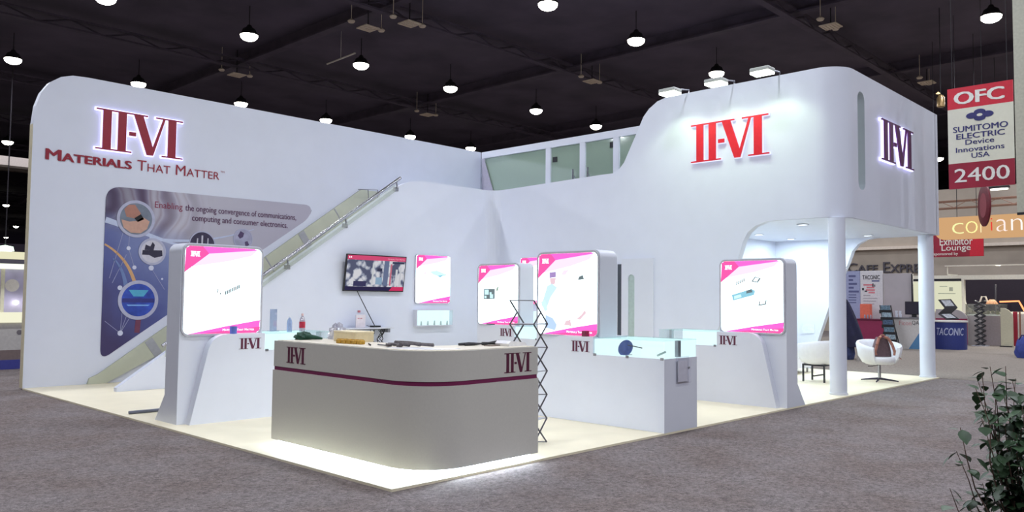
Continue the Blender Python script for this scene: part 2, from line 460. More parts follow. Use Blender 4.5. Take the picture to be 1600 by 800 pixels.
# square air outlets with their two round sprinkler plates
def vent():
    t = thing('air_vent', 'pale square air outlet with small round plates hung under the dark hall ceiling', 'air vent', group='square air outlets of the hall ceiling')
    m = M('vent_paint', (205, 190, 170), .7); mb = MB(); mb.box(-.27, .27, -.27, .27, 0, .04, .01, 1)
    for k in range(5): mb.box(-.22, .22, -.22+.1*k, -.195+.1*k, -.02, .0)
    obj('grille', mb, m, t)
    mb = MB(); mb.tube([(0, 0, .04), (0, 0, 1.0)], .02, 5); obj('hanger', mb, M('stem_dark', (34, 30, 36), .9), t)
    for s in (-1, 1):
        mb = MB(); mb.lathe([(0, -.03), (.09, -.03), (.12, .02), (.05, .08), (.012, .1), (.012, .9)], c=(.58*s, .08, .1), n=14); obj('round_plate', mb, m, t)
    return t
v0 = vent()
for k, p in enumerate(((640, 38), (370, 118), (668, 180), (925, 128), (1298, 42), (1448, 130), (575, 45))):
    q = at(*p, 'Z', 10); v = v0 if k == 0 else copy_tree(v0); v.location = q
mb = MB(); a, b = at(511, 100, 'Z', 10), at(555, 83, 'Z', 10); mb.tube([a, b], .03, 6); mb.tube([(a+b)/2, ((a+b)/2).to_2d().to_3d()+Vector((0, 0, 11))], .008, 4)
tag(obj('ceiling_rod', mb, M('pale_rod', (214, 206, 196), .5)), 'thin pale rod hung slanting under the dark ceiling above the tall wall', 'rod')
# ================================================================== signs on the walls
FW_Y = lambda y: frame((0, y, 0), (1, 0, 0))        # face that looks towards -Y: a = X, b = Z
FW_X = lambda x: frame((x, 0, 0), (0, -1, 0))       # face that looks towards -X: a = -Y, b = Z
HALO = E('halo_acrylic', (205, 200, 255), 2.6)
HALO2 = E('halo_acrylic_dim', (225, 225, 255), 1.25)
def wall_logo(label, fr, a, b, w, h, loc, red, halo, g):
    t = thing('logo_sign', label, 'sign', loc)
    logo('backing', halo, fr, a, b, h, t, .012, .045, g*.75, world=True, w=w, label='glowing white acrylic backing')
    logo('lettering', red, fr, a, b, h, t, .046, .07, 0, world=True, w=w)
    mb = MB()
    for q in (.25, .62, 1.9): mb.tube([fr(a+q*w/2.17, b+h*.3, -.002), fr(a+q*w/2.17, b+h*.3, .012)], .012, 6)
    obj('standoff', mb, STEEL, t, world=True)
    return t
wall_logo('large red halo-lit numeral logo above the slogan on the tall wall', FW_Y(W), .93, 3.97, 1.50, .70, (1.68, W, 3.97), RED, HALO, .028)
RED2 = M('logo_bright_red', (214, 26, 42), .35, var=.05)
wall_logo('bright red numeral logo under the three floodlights on the front of the box', FW_X(LB), -2.77, 4.03, 1.53, .70, (LB, 2.0, 4.03), RED2, HALO2, .02)
PURP = M('logo_violet', (96, 28, 92), .35, var=.05)
wall_logo('violet halo-lit numeral logo on the narrow side face of the box', FW_Y(0), 10.63, 4.0, 1.66, .73, (11.5, 0, 4.0), PURP, HALO, .028)
t = thing('slogan_sign', 'dark red small-capital slogan lettering on the tall wall, below the glowing logo', 'sign', (1.7, W, 3.7))
f = FW_Y(W)
text('lettering', 'Materials', RED, f, .19, 3.69, w=1.37, h=.185, parent=t, bold=.03, caps=True, world=True, off=.012)
words('lettering', 'That Matter', RED, f, 1.65, 3.69, 1.52, .185, t, caps=True, world=True, off=.012)
text('trademark', 'TM', RED, f, 3.19, 3.83, w=.075, h=.035, parent=t, world=True, off=.012)

# ================================================================== printed graphic on the tall wall
def poster_material():
    m = bpy.data.materials.new('wall_graphic_print'); m.use_nodes = True; nt = m.node_tree; b = nt.nodes['Principled BSDF']; b.inputs['Roughness'].default_value = .45
    N = nt.nodes.new; K = nt.links.new
    tc = N('ShaderNodeTexCoord'); sp = N('ShaderNodeSeparateXYZ'); K(tc.outputs['Object'], sp.inputs[0])
    def math_(op, a, b_=None, clamp=False):
        n = N('ShaderNodeMath'); n.operation = op; n.use_clamp = clamp
        for i, v in enumerate((a, b_)):
            if v is None: continue
            if isinstance(v, (int, float)): n.inputs[i].default_value = v
            else: K(v, n.inputs[i])
        return n.outputs[0]
    def mixc(f, a, b_, mode='MIX'):
        n = N('ShaderNodeMix'); n.data_type = 'RGBA'; n.blend_type = mode
        if isinstance(f, (int, float)): n.inputs[0].default_value = f
        else: K(f, n.inputs[0])
        for i, v in ((6, a), (7, b_)):
            if isinstance(v, tuple): n.inputs[i].default_value = v
            else: K(v, n.inputs[i])
        return n.outputs[2]
    def ramp(f, *st):
        n = N('ShaderNodeValToRGB'); K(f, n.inputs[0])
        while len(n.color_ramp.elements) < len(st): n.color_ramp.elements.new(.5)
        for e, (p, c) in zip(n.color_ramp.elements, st): e.position = p; e.color = rgb(c)
        return n.outputs[0]
    X, Z = sp.outputs[0], sp.outputs[2]
    nz = N('ShaderNodeTexNoise'); nz.inputs['Scale'].default_value = 1.4; nz.inputs['Detail'].default_value = 4; K(tc.outputs['Object'], nz.inputs['Vector'])
    nf = math_('MULTIPLY', math_('SUBTRACT', nz.outputs['Fac'], .5), .9)
    # lower field: indigo turning pale towards the upper right
    g = math_('ADD', math_('ADD', math_('MULTIPLY', X, .22), math_('MULTIPLY', Z, .17)), math_('MULTIPLY', nf, .35))
    low = ramp(g, (.06, (66, 56, 100)), (.30, (84, 92, 152)), (.52, (126, 138, 184)), (.74, (176, 180, 202)), (1.0, (196, 192, 204)))
    # upper field: swirling bands, dark plum to pale
    wv = N('ShaderNodeTexWave'); wv.wave_type = 'RINGS'; wv.rings_direction = 'SPHERICAL'; wv.inputs['Scale'].default_value = .62; wv.inputs['Distortion'].default_value = 4.5; wv.inputs['Detail'].default_value = 2.5
    mp = N('ShaderNodeMapping'); mp.inputs['Location'].default_value = (.4, 0, -3.6); mp.inputs['Scale'].default_value = (1, 1, 1.4); K(tc.outputs['Object'], mp.inputs[0]); K(mp.outputs[0], wv.inputs['Vector'])
    sw = ramp(wv.outputs['Fac'], (0, (96, 78, 104)), (.3, (140, 130, 156)), (.55, (182, 178, 196)), (.78, (164, 150, 164)), (1, (196, 194, 208)))
    fade = math_('MULTIPLY', math_('SUBTRACT', X, .7), .8, True)
    sw = mixc(fade, sw, rgb((190, 188, 200)))
    dk = math_('SUBTRACT', 1.0, math_('MULTIPLY', X, .9), True)
    sw = mixc(math_('MULTIPLY', dk, .75), sw, rgb((62, 52, 84)))
    # the flowing border between both
    bd = math_('ADD', math_('SUBTRACT', Z, 2.28), math_('ADD', math_('MULTIPLY', X, .22), math_('MULTIPLY', nf, .25)))
    msk = math_('MULTIPLY', math_('ADD', bd, .18), 2.6, True)
    col = mixc(msk, low, sw)
    far = math_('MULTIPLY', math_('SUBTRACT', X, 1.5), .5, True)
    col = mixc(far, col, rgb((184, 180, 196)))
    K(col, b.inputs['Base Color'])
    return m
P = thing('wall_graphic', 'large printed wall graphic with picture circles following the stairs on the tall wall', 'wall graphic', (1.15, W, .5))
pts = [(1.15, 3.36), (4.9, 3.385), (5.3, 3.34), (5.14, 3.12), (1.52, .60), (1.15, .40)]
o = roundpoly([(1.15, 3.36), (5.22, 3.39), (5.14, 3.12), (1.55, .66), (1.15, .38)], [.26, .2, .18, .25, .2], 8)
mb = MB(); mb.prism(o, XZ, W-.012, W-.001); obj('printed_panel', mb, poster_material(), P, world=True)
def strip(name, pts, w, mat, y, label=None):
    """flat printed line of varying width"""
    v = [Vector((p[0], p[1])) for p in pts]; a = []; b = []
    for i, p in enumerate(v):
        t = (v[min(i+1, len(v)-1)]-v[max(i-1, 0)]).normalized(); n = Vector((-t.y, t.x)); k = i/(len(v)-1); ww = w(k) if callable(w) else w
        a.append(tuple(p+n*ww/2)); b.append(tuple(p-n*ww/2))
    mb = MB(); mb.prism(a+b[::-1], XZ, y-.002, y)
    o = obj(name, mb, mat, P, world=True)
    if label: o['label'] = label
    return o
def bez(p, n=16):
    p = [Vector(q) for q in p]; out = []
    for i in range(n+1):
        t = i/n; out.append(p[0]*(1-t)**3+p[1]*3*t*(1-t)**2+p[2]*3*t*t*(1-t)+p[3]*t**3)
    return [tuple(q) for q in out]
PY = W-.013
strip('light_streak', bez([(1.155, 2.78), (1.8, 2.6), (2.3, 2.42), (3.4, 2.16)]), lambda k: .09*(1-k)+.01, M('print_pale_blue', (196, 206, 232), .5), PY, 'pale blue streak')
strip('light_streak', bez([(1.9, 2.5), (2.6, 2.45), (3.2, 2.55), (3.9, 2.8)]), lambda k: .05*(1-k)+.01, M('print_pale_blue', (196, 206, 232), .5), PY-.003, 'pale blue streak')
strip('orange_arc', bez([(1.155, 2.36), (1.45, 2.2), (1.62, 1.95), (1.70, 1.62)]), lambda k: .03+.035*k, M('print_orange', (214, 168, 120), .5), PY, 'tan orange arc')
strip('blue_band', bez([(1.3, 2.12), (1.45, 2.0), (1.5, 1.8), (1.54, 1.6)]), lambda k: .02+.06*k, M('print_mid_blue', (112, 134, 184), .5), PY)
strip('red_ray', [(1.76, 1.1), (1.74, .84)], .09, M('print_dull_red', (118, 62, 88), .5), PY)
LN = M('print_line', (164, 166, 198), .5); DT = M('print_dot', (214, 218, 238), .5)
for a, b in (((1.55, 2.31), (1.56, 2.62)), ((1.55, 2.31), (1.66, 1.98)), ((1.25, 1.78), (1.46, 2.62)), ((1.3, 1.7), (1.52, 2.2)), ((1.46, .84), (1.48, 1.2)), ((1.46, .84), (1.56, 1.15)), ((1.46, .84), (1.62, 1.12)), ((1.2, 1.05), (1.46, .84)), ((1.95, 1.98), (2.2, 1.6))):
    strip('network_line', [a, b], .008, LN, PY)
for x, z, r in ((1.55, 2.31, .035), (1.66, 1.98, .035), (1.95, 1.98, .045), (1.43, 1.62, .04), (1.46, .84, .045), (2.15, 1.79, .018)):
    mb = MB(); mb.prism(arc(x, z, r, 0, 345, 23), XZ, PY-.004, PY); obj('network_dot', mb, DT, P, world=True)
RIM = M('print_ring', (182, 184, 208), .5)
def picture(x, z, r, rr, mat, bits, label):
    mb = MB(); mb.prism([arc(x, z, r, 0, 354, 59), arc(x, z, rr, 0, 354, 59)], XZ, PY-.010, PY-.002); o = obj('picture_circle', mb, RIM, P, world=True); o['label'] = label
    mb = MB(); mb.prism(arc(x, z, rr, 0, 354, 59), XZ, PY-.007, PY-.002); obj('picture', mb, mat, o, world=True)
    for nm, poly, c in bits:
        q = [((x+a*rr), (z+b*rr)) for a, b in poly]
        mb = MB(); mb.prism(q, XZ, PY-.009, PY-.0071); obj(nm, mb, c, o, world=True)
SKIN = M('print_skin', (202, 160, 142), .5); SKIN2 = M('print_skin_dark', (176, 124, 108), .5); NAVY = M('print_navy', (46, 42, 66), .5); PALE = M('print_pale', (206, 204, 216), .5)
picture(1.66, 2.83, .325, .275, M('print_slate', (116, 126, 142), .5, var=.2, scale=6), [
    ('forearm', [(-.75, .55), (-.5, .85), (-.1, .9), (.3, .35), (-.1, .02), (-.6, .1)], SKIN2),
    ('hand', [(-.9, -.1), (-.4, -.2), (.1, -.1), (.4, .15), (.85, -.1), (.7, -.6), (.3, -.9), (-.3, -.9), (-.75, -.6)], SKIN),
    ('watch', [(-.12, .05), (.28, .32), (.5, .02), (.1, -.2)], BLACK)], 'watch on a wrist in a pale ring')
picture(1.96, 2.27, .24, .2, PALE, [
    ('headset', [(-.85, .1), (.85, .15), (.9, -.35), (.2, -.55), (-.3, -.3), (-.9, -.3)], NAVY), ('foliage', [(-.7, .12), (-.6, .6), (-.2, .45), (.0, .85), (.2, .6), (.1, .12)], NAVY)], 'dark headset in a pale ring')
picture(2.87, 2.44, .255, .235, M('print_rack', (58, 50, 78), .5, var=.3, scale=9), [
    ('rack_post', [(-.5, -.5), (-.4, -.5), (-.34, .5), (-.44, .5)], PALE), ('rack_post', [(-.08, -.5), (.05, -.5), (.05, .75), (-.08, .75)], PALE), ('rack_post', [(.4, -.5), (.48, -.5), (.5, .55), (.42, .55)], PALE)], 'dark machine hall in a round picture')
picture(3.68, 2.60, .2, .185, M('print_globe', (170, 170, 196), .5, var=.25, scale=4), [
    ('continent', [(-.6, .3), (-.3, .8), (.1, .6), (.0, .2), (-.35, .0)], M('print_plum', (84, 66, 104), .5)), ('continent', [(.2, -.3), (.5, -.2), (.7, -.6), (.3, -.85)], M('print_plum', (84, 66, 104), .5))], 'small globe in a round picture')
picture(1.745, 1.41, .345, .285, M('print_deep_blue', (48, 76, 176), .5, var=.3, scale=7), [
    ('glow_shape', [(-.6, .62), (.6, .62), (.3, .22), (-.3, .22)], M('print_teal', (84, 172, 206), .5)), ('glow_line', [(-.7, -.28), (.7, -.28), (.6, -.36), (-.6, -.36)], M('print_sky', (130, 180, 236), .5)),
    ('dark_band', [(-.95, .1), (.95, .1), (.97, -.15), (-.97, -.15)], M('print_violet_blue', (52, 54, 130), .5))], 'blue optics picture in a pale ring')
f = FW_Y(PY)
TXR = M('print_text_red', (140, 40, 74), .5); TXP = M('print_text_plum', (92, 52, 88), .5)
text('caption', 'Enabling', TXR, f, 1.98, 3.02, w=.50, h=.15, parent=P, world=True, label='red caption word')
words('caption', 'the ongoing convergence of communications,', TXP, f, 2.53, 3.015, 2.30, .15, P, world=True, bold=.012)
words('caption', 'computing and consumer electronics.', TXP, f, 2.66, 2.84, 1.98, .15, P, world=True, bold=.012)

# ================================================================== the stairs
t = thing('staircase', 'straight staircase climbing between the tall wall and the low wall', 'staircase', (2.0, 8.8, 0))
TREAD = M('stair_tread', (222, 216, 200), .5)
n = 18; run = (6.55-2.0)/n; rise = 3.12/n
for k in range(n):
    x = 2.0+run*k; z = rise*(k+1)
    mb = MB(); mb.box(x, x+run+.02, WT+.13, W-.05, z-.05, z, .006, 1); mb.box(x, x+.02, WT+.13, W-.05, z-rise, z-.05)
    obj('tread', mb, TREAD, t, world=True)
STRG = M('stringer_beige_green', (198, 202, 182), .45, var=.05, scale=2)
o = [(1.0, .0), (1.1, .13)]
top = lambda x: .13+.70*(x-1.1)
mb = MB(); mb.prism([(.95, 0), (.98, .10), (1.12, .16), (6.4, top(6.4)), (6.9, top(6.4)), (6.9, 2.9), (1.25, 0)], XZ, W-.045, W-.001)
obj('stringer', mb, STRG, t, world=True)
DIV = M('stringer_divider_grey', (172, 174, 180), .45)
for x in (1.93, 4.93):
    a = Vector((x, top(x))); d = Vector((.573, -.82))
    w = Vector((.82, .573))*.075
    mb = MB(); mb.prism([tuple(a-w), tuple(a+w), tuple(a+w+d*.5), tuple(a-w+d*.5)], XZ, W-.052, W-.0455); obj('divider', mb, DIV, t, world=True)
for x in (4.15, 5.72):
    a = Vector((x, top(x))); d = Vector((.573, -.82)); w = Vector((.82, .573))*.012
    mb = MB(); mb.prism([tuple(a-w), tuple(a+w), tuple(a+w+d*.5), tuple(a-w+d*.5)], XZ, W-.052, W-.0455); obj('joint_line', mb, DIV, t, world=True)
t = thing('handrail', 'straight chrome handrail rising along the sloping edge of the low wall', 'handrail', (3.2, WT, 1.7))
z0, z1 = at(400, 437, 'Y', 7.95).z, at(625, 278, 'Y', 7.95).z; xa, xb = at(400, 437, 'Y', 7.95).x, at(625, 278, 'Y', 7.95).x
rl = lambda x, o=0: Vector((x, 7.93, z0+(z1-z0)*(x-xa)/(xb-xa)+o))
mb = MB(); mb.tube([rl(1.55), rl(xb)], .032, 12); obj('rail', mb, CHROME, t, world=True, smooth=40)
mb = MB(); q = [rl(1.6, -.05), rl(xb-.12, -.05)]
mb.quad(q[0]+Vector((0, .0, 0)), q[1], q[1]+Vector((0, 0, -.16)), q[0]+Vector((0, 0, -.16)))
obj('glass_strip', mb, GLASS('rail_glass', (226, 232, 222), .15, .75), t, world=True)
for x in (3.75, 4.98, 6.2, 2.5):
    mb = MB(); p = rl(x); mb.tube([p, p+Vector((.02, .0, -.10)), p+Vector((.06, .075, -.16))], .014, 8); mb.box(p.x-.02, p.x+.1, 7.975, 8.0, p.z-.2, p.z-.12, .005, 1)
    obj('bracket', mb, STEEL, t, world=True)
# end of the upper guard rail that shows over the handrail
p = at(560, 296, 'Y', 9.2); q = at(590, 297, 'Y', 9.2)
mb = MB(); mb.tube([p, q, q+Vector((0, 0, -.7))], .012, 6); mb.tube([p+(q-p)*.5, p+(q-p)*.5+Vector((.02, 0, -.25)), q+Vector((0, 0, -.22))], .01, 6)
tag(obj('guard_rail_end', mb, STEEL), 'thin grey rail end standing out over the upper handrail', 'rail')
mb = MB(); mb.tube([(.10, 5.45, .022), (1.0, 5.44, .022)], .021, 10)
tag(obj('metal_tube', mb, M('tube_grey', (112, 116, 132), .4, metal=.3)), 'short grey metal tube lying on the cream floor beside the left kiosk', 'tube')

# ================================================================== glass wall of the upper deck
t = thing('glass_partition', 'white-framed green glass partition with double door on the upper deck', 'glass partition', (LG, 6.5, 3.1))
y1 = 3.6; FR = WHITE2
mb = MB(); mb.box(LG, LG+.08, y1, W-.02, HW-.16, HW); obj('top_rail', mb, FR, t, world=True)
for y, hw in ((W-.06, .05), (7.22, .07), (6.2, .075), (5.27, .075), (3.9, .09)):
    mb = MB(); mb.box(LG+.002, LG+.078, y-hw, y+hw, 3.12, HW-.16); obj('post', mb, FR, t, world=True)
mb = MB(); mb.prism([(W-.06, 5.0), (W-.12, 5.0), (8.9, 3.9), (W-.06, 3.9)], YZ, LG-.02, LG-.001); obj('slanting_fin', mb, M('fin_lavender_grey', (176, 172, 188), .5), t, world=True)
for ya, yb in ((7.3, W-.12), (6.285, 7.14), (5.355, 6.115), (4.0, 5.185), (y1, 3.8)):
    mb = MB(); mb.box(LG+.035, LG+.045, ya, yb, 3.13, HW-.165); obj('pane', mb, GREENGLASS, t, world=True)
for y in (7.04, 5.40):
    z = 4.72 if y > 6 else 4.86
    mb = MB(); mb.box(LG+.02, LG+.06, y-.08, y+.05, z-.06, z+.06); obj('hinge', mb, DARK, t, world=True)
for y in (6.42, 6.0):
    mb = MB()
    mb.tube([(LG-.05, y, 3.75), (LG-.05, y, 4.42)], .022, 8); mb.tube([(LG-.05, y, 3.85), (LG+.035, y, 3.85)], .012, 6); mb.tube([(LG-.05, y, 4.32), (LG+.035, y, 4.2)], .012, 6)
    obj('pull_handle', mb, CHROME, t, world=True)

# ================================================================== backlit graphic panels
def graphic(par, x0, x1, z0, z1, y, variant, world=None, r=.055):
    """white backlit face with pink corner, wave and footer; x to the viewer's right, the viewer at -y (local)"""
    w, h = x1-x0, z1-z0; PX = lambda u, v: (x0+u*w, z0+v*h)
    fn = (lambda a, b, c: Vector((a, c, b))) if world is None else world
    def piece(nm, loops, mat, c0, c1, par_):
        mb = MB(); mb.prism(loops, fn, c0, c1); return obj(nm, mb, mat, par_, world=world is not None)
    F = piece('light_panel', rrect(x0, x1, z0, z1, r), LIT, y, y+.006, par)
    c = r/h; cu = r/w
    piece('corner_band', [PX(.0, .70), PX(.30, .92), PX(.94, .985), PX(.90, .9995), PX(cu, .9995), PX(.012, 1-c*.5)], PINK, y-.002, y-.0002, F)
    piece('corner_triangle', [PX(.0, .70), PX(.30, .92), PX(.22, .9995), PX(cu, .9995), PX(.012, 1-c*.5)], PINKD, y-.0035, y-.0021, F)
    piece('pale_band', [PX(.09, .765), PX(.30, .92), PX(.94, .985), PX(.86, .915), PX(.55, .84)], PINKL, y-.002, y-.0002, F)
    piece('footer_band', [PX(.06, .0005), PX(1-cu, .0005), PX(.99, c*.5), PX(.9995, .15), PX(.55, .085)], PINK, y-.002, y-.0002, F)
    piece('footer_corner', [PX(.22, .0005), PX(1-cu, .0005), PX(.99, c*.5), PX(.9995, .07), PX(.6, .04)], PINKD, y-.0035, y-.0021, F)
    if world is None: fr = frame((0, y, 0), (1, 0, 0))
    else: fr = lambda a, b, cc=0: world(a, b, y-cc)
    iw = .115*w
    lm = MB(); hh = .055*h
    for p in logo_polys(.03): lm.prism([(x0+.07*w+q[0]*iw/2.17, z0+.885*h+q[1]*hh) for q in p], fn, y-.006, y-.0036)
    obj('numeral_logo', lm, LITTEXT, F, world=world is not None)
    text('slogan', 'Materials That Matter', LITTEXT, fr, x0+.50*w, z0+.028*h, w=.42*w, h=.026*h, parent=F, caps=True, off=.0045, world=world is not None)
    def pic(nm, pts, mat, k=0): return piece(nm, [PX(*q) for q in pts], mat, y-.002-.001*k, y-.0003-.001*k, F)
    if variant == 'chip_row':
        for k in range(9):
            u = .52+.022*k; v = .445+.0095*k; pic('chip', [(u, v), (u+.016, v+.008), (u+.016, v+.052), (u, v+.044)], PRINTGREY)
        pic('ferrule', [(.41, .47), (.425, .475), (.43, .52), (.42, .515)], PRINTGREY); pic('ferrule', [(.45, .45), (.465, .455), (.465, .475), (.452, .47)], PRINTGREY)
        pic('pin', [(.05, .215), (.11, .22), (.11, .225), (.05, .22)], PRINTGREY)
    if variant == 'feather':
        pic('wafer', [(.38, .66), (.6, .69), (.92, .60), (.7, .555), (.5, .60)], PRINTPALE); pic('chip', [(.23, .61), (.28, .615), (.28, .635), (.23, .63)], PINKD)
        pic('tip', [(.62, .58), (.78, .60), (.70, .54)], PRINTBLUE, 1)
    if variant == 'square_code':
        q = [(.14, .42), (.42, .43), (.42, .60), (.14, .60)]; pic('square', q, PRINTGREY)
        for a, b, s in ((.165, .50, .10), (.29, .50, .05), (.16, .44, .05), (.30, .44, .08)): pic('patch', [(a, b), (a+s, b), (a+s, b+s*.85), (a, b+s*.85)], PRINTPALE, 1)
        pic('sprig', [(.45, .56), (.50, .57), (.52, .64), (.47, .62)], M('print_sprig', (186, 214, 190), .5))
    if variant == 'technician':
        sk = E('lightbox_print_skin', (226, 196, 206), 1.2); bl = E('lightbox_print_robe', (196, 226, 246), 1.25)
        pic('cap', [(.20, .70), (.31, .71), (.31, .775), (.20, .77)], E('lightbox_print_cap', (176, 150, 206), 1.0)); pic('face', [(.22, .62), (.29, .62), (.31, .70), (.20, .70)], sk)
        pic('gown', [(.06, .36), (.16, .60), (.24, .63), (.33, .58), (.22, .46), (.16, .34), (.12, .30)], bl)
        pic('sleeve', [(.05, .40), (.12, .42), (.17, .30), (.12, .28)], PRINTPALE, 1)
        pic('trousers', [(.13, .08), (.13, .24), (.26, .20), (.33, .12), (.30, .05)], E('lightbox_print_denim', (190, 216, 250), 1.1))
        pic('hand', [(.66, .20), (.72, .19), (.82, .27), (.80, .31), (.74, .25)], sk); pic('glove', [(.45, .12), (.58, .11), (.56, .19), (.48, .17)], sk)
        pic('flask', [(.40, .74), (.47, .73), (.53, .80), (.44, .79)], PINKL); pic('small_chip', [(.68, .67), (.78, .68), (.76, .73), (.70, .71)], PRINTGREY)
    if variant == 'devices':
        pic('module', [(.20, .44), (.54, .52), (.56, .58), (.50, .605), (.18, .52)], PRINTBLUE); pic('module_end', [(.42, .54), (.52, .56), (.50, .60), (.42, .585)], PRINTGREY, 1); pic('module_face', [(.22, .46), (.34, .49), (.33, .53), (.22, .505)], PRINTPALE, 1)
        pic('tray', [(.50, .71), (.60, .69), (.65, .75), (.56, .78)], PRINTGREY); pic('tray_inside', [(.53, .72), (.59, .705), (.62, .75), (.57, .765)], LIT, 1)
        for k in range(5): pic('clip', [(.25+.03*k, .66+.012*k), (.265+.03*k, .66+.012*k), (.275+.03*k, .71+.012*k), (.26+.03*k, .71+.012*k)], PRINTGREY)
        pic('bracket', [(.61, .37), (.73, .39), (.74, .45), (.725, .45), (.715, .405), (.63, .388), (.635, .435), (.622, .435)], PRINTGREY)
    return F

# ================================================================== kiosks
TOT = 2.05
def kiosk(label, loc, rz, mirror, variant):
    t = thing('display_kiosk', label, 'kiosk', loc, rz)
    mx = (lambda x: TOT-x) if mirror else (lambda x: x)
    # upright slab that carries the light box
    o = [(0, 0), (1.05, 0), (1.05, .32)]+arc(1.05-.1, 2.12-.1, .1, 0, 90, 8)+arc(.1, 2.12-.1, .1, 90, 180, 8)+[(0, .32)]
    def fslab(a, b, c):
        back = .46+(.25*(1-b/.32) if b < .32 else 0)
        return Vector((mx(a), .12 if c == 0 else back, b))
    mb = MB(); mb.prism(o, fslab, 0, 1); obj('upright_slab', mb, WHITE2, t, smooth=35)
    fo, fi = rrect(.012, 1.038, 1.02, 2.108, .09, 8), rrect(.035, 1.015, 1.045, 2.085, .065, 8)
    mb = MB(); mb.prism([fo, fi], lambda a, b, c: Vector((mx(a), c, b)), .100, .12); obj('light_box_rim', mb, M('rim_grey', (186, 186, 196), .4), t)
    x0, x1 = sorted((mx(.035), mx(1.015)))
    graphic(t, x0, x1, 1.045, 2.085, .108, variant)
    # counter in front of it
    o = [(.10, 0), (TOT, 0), (TOT, .83), (1.03, .83), (1.03, 1.04)]+roundpoly([(1.03, 1.04), (.345, 1.04), (.10, 0)], [0, .2, 0], 8)[1:-1]
    mb = MB(); mb.prism(o, lambda a, b, c: Vector((mx(a), c, b)), 0, .7); obj('counter', mb, WHITE2, t, smooth=25)
    # show case let into the counter
    a, b = mx(1.04), mx(TOT-.012)
    if a > b: a, b = b, a
    mb = MB(); mb.box(a+.005, b-.005, .016, .67, .831, .84); obj('show_case_floor', mb, SHOWLIT, t)
    e = mx(1.034); e2 = mx(1.06)
    mb = MB(); mb.box(min(e, e2), max(e, e2), .03, .67, .84, 1.02); obj('show_case_end', mb, SHOWLIT, t)
    mb = MB(); mb.box(a, b, .004, .012, .832, 1.03); obj('front_pane', mb, CLEAR, t)
    mb = MB(); mb.box(a, b, .688, .696, .832, 1.03); obj('lit_back_pane', mb, SHOWLIT, t)
    q = mx(TOT-.008); mb = MB(); mb.box(min(q, mx(TOT-.002)), max(q, mx(TOT-.002)), .012, .688, .832, 1.03); obj('end_pane', mb, CLEAR, t)
    mb = MB(); mb.box(a-.006, b+.006, .0, .70, 1.031, 1.040); obj('glass_lid', mb, GLASS('lid_glass', (240, 250, 249), .10, .95), t)
    mb = MB(); q = mx(TOT-.03)
    mb.box(q-.022, q+.022, .30, .36, .84, 1.03); obj('post', mb, M('post_grey', (170, 174, 182), .4), t)
    mb = MB()
    for xx in (a+.02, b-.02, (a+b)/2): mb.box(xx-.02, xx+.02, -.006, .004, .815, .845)
    obj('pane_clip', mb, STEEL, t)
    lx = TOT-.99 if mirror else .69
    fr = frame((0, 0, 0), (1, 0, 0))
    logo('numeral_logo', PLUM, fr, lx, .855, .13, t, .0005, .004, .004, w=.29, serif=.03, label='dark plum printed logo')
    return t
K1 = kiosk('white kiosk with bright light box standing before the printed wall graphic', (.16, 4.10, 0), 0, False, 'chip_row')
K2 = kiosk('white kiosk with the technician picture on its light box, behind the folding rack', (3.845, 2.05, 0), R(-90), False, 'technician')
K3 = kiosk('white kiosk with the device pictures on its light box, in front of the arched opening', (6.83, 2.05, 0), R(-90), True, 'devices')
K4 = kiosk('white kiosk with a square blue pattern on its light box, furthest back', (6.02, 5.44, 0), R(-90), False, 'square_code')
# clear leaflet pocket on the end of the second counter
t = thing('leaflet_pocket', 'clear acrylic leaflet pocket on the end of the counter beside the booth edge', 'leaflet holder', (4.2, -.02, .54))
mb = MB(); mb.box(4.08, 4.36, -.035, -.03, .54, .83); obj('front_sheet', mb, GLASS('acrylic', (252, 252, 254), .05, .95), t, world=True)
mb = MB(); mb.box(4.08, 4.36, -.006, -.001, .54, .85); mb.box(4.08, 4.36, -.03, -.006, .54, .55); obj('back_sheet', mb, GLASS('acrylic', (252, 252, 254), .05, .95), t, world=True)
mb = MB(); mb.box(4.10, 4.30, -.02, -.012, .56, .80); obj('side_edge', mb, M('paper_grey', (214, 214, 222), .6), t, world=True)
mb = MB(); mb.lathe([(0, 0), (.018, .0), (.014, .012), (0, .016)], n=12); mb.bm.transform(Matrix.Translation((4.3, -.036, .72)) @ Matrix.Rotation(R(90), 4, 'X')); obj('screw_cap', mb, STEEL, t, world=True)

# wall-mounted light boxes with lit niches below
def wall_box(label, label2, fn, loc, a0, a1, variant):
    t = thing('wall_light_box', label, 'light box', loc)
    mb = MB(); mb.prism(rrect(a0-.012, a1+.012, 1.375, 2.405, .065), fn, -.03, -.001); obj('casing', mb, M('rim_grey', (186, 186, 196), .4), t, world=True)
    graphic(t, a0, a1, 1.387, 2.393, -.037, variant, world=fn)
    t = thing('lit_niche', label2, 'niche', loc)
    mb = MB(); mb.prism([[(a0-.03, .91), (a1+.03, .91), (a1+.03, 1.25), (a0-.03, 1.25)], [(a0-.015, .925), (a1+.015, .925), (a1+.015, 1.235), (a0-.015, 1.235)]], fn, -.12, -.001); obj('frame', mb, WHITE2, t, world=True)
    mb = MB(); mb.prism([(a0-.015, .925), (a1+.015, .925), (a1+.015, 1.235), (a0-.015, 1.235)], fn, -.012, -.002); obj('lit_back', mb, SHOWLIT, t, world=True)
    mb = MB(); mb.prism([(a0-.015, .925), (a1+.015, .925), (a1+.015, 1.235), (a0-.015, 1.235)], fn, -.118, -.112); obj('glass_front', mb, CLEAR, t, world=True)
    for k in range(5):
        mb = MB(); c = a0+.12+.18*k; mb.prism([(c, .926), (c+.035, .926), (c+.03, 1.0+.012*(k % 3)), (c+.012, 1.01)], fn, -.07, -.05); obj('specimen', mb, M('specimen_pale', (188, 206, 200), .4), t, world=True)
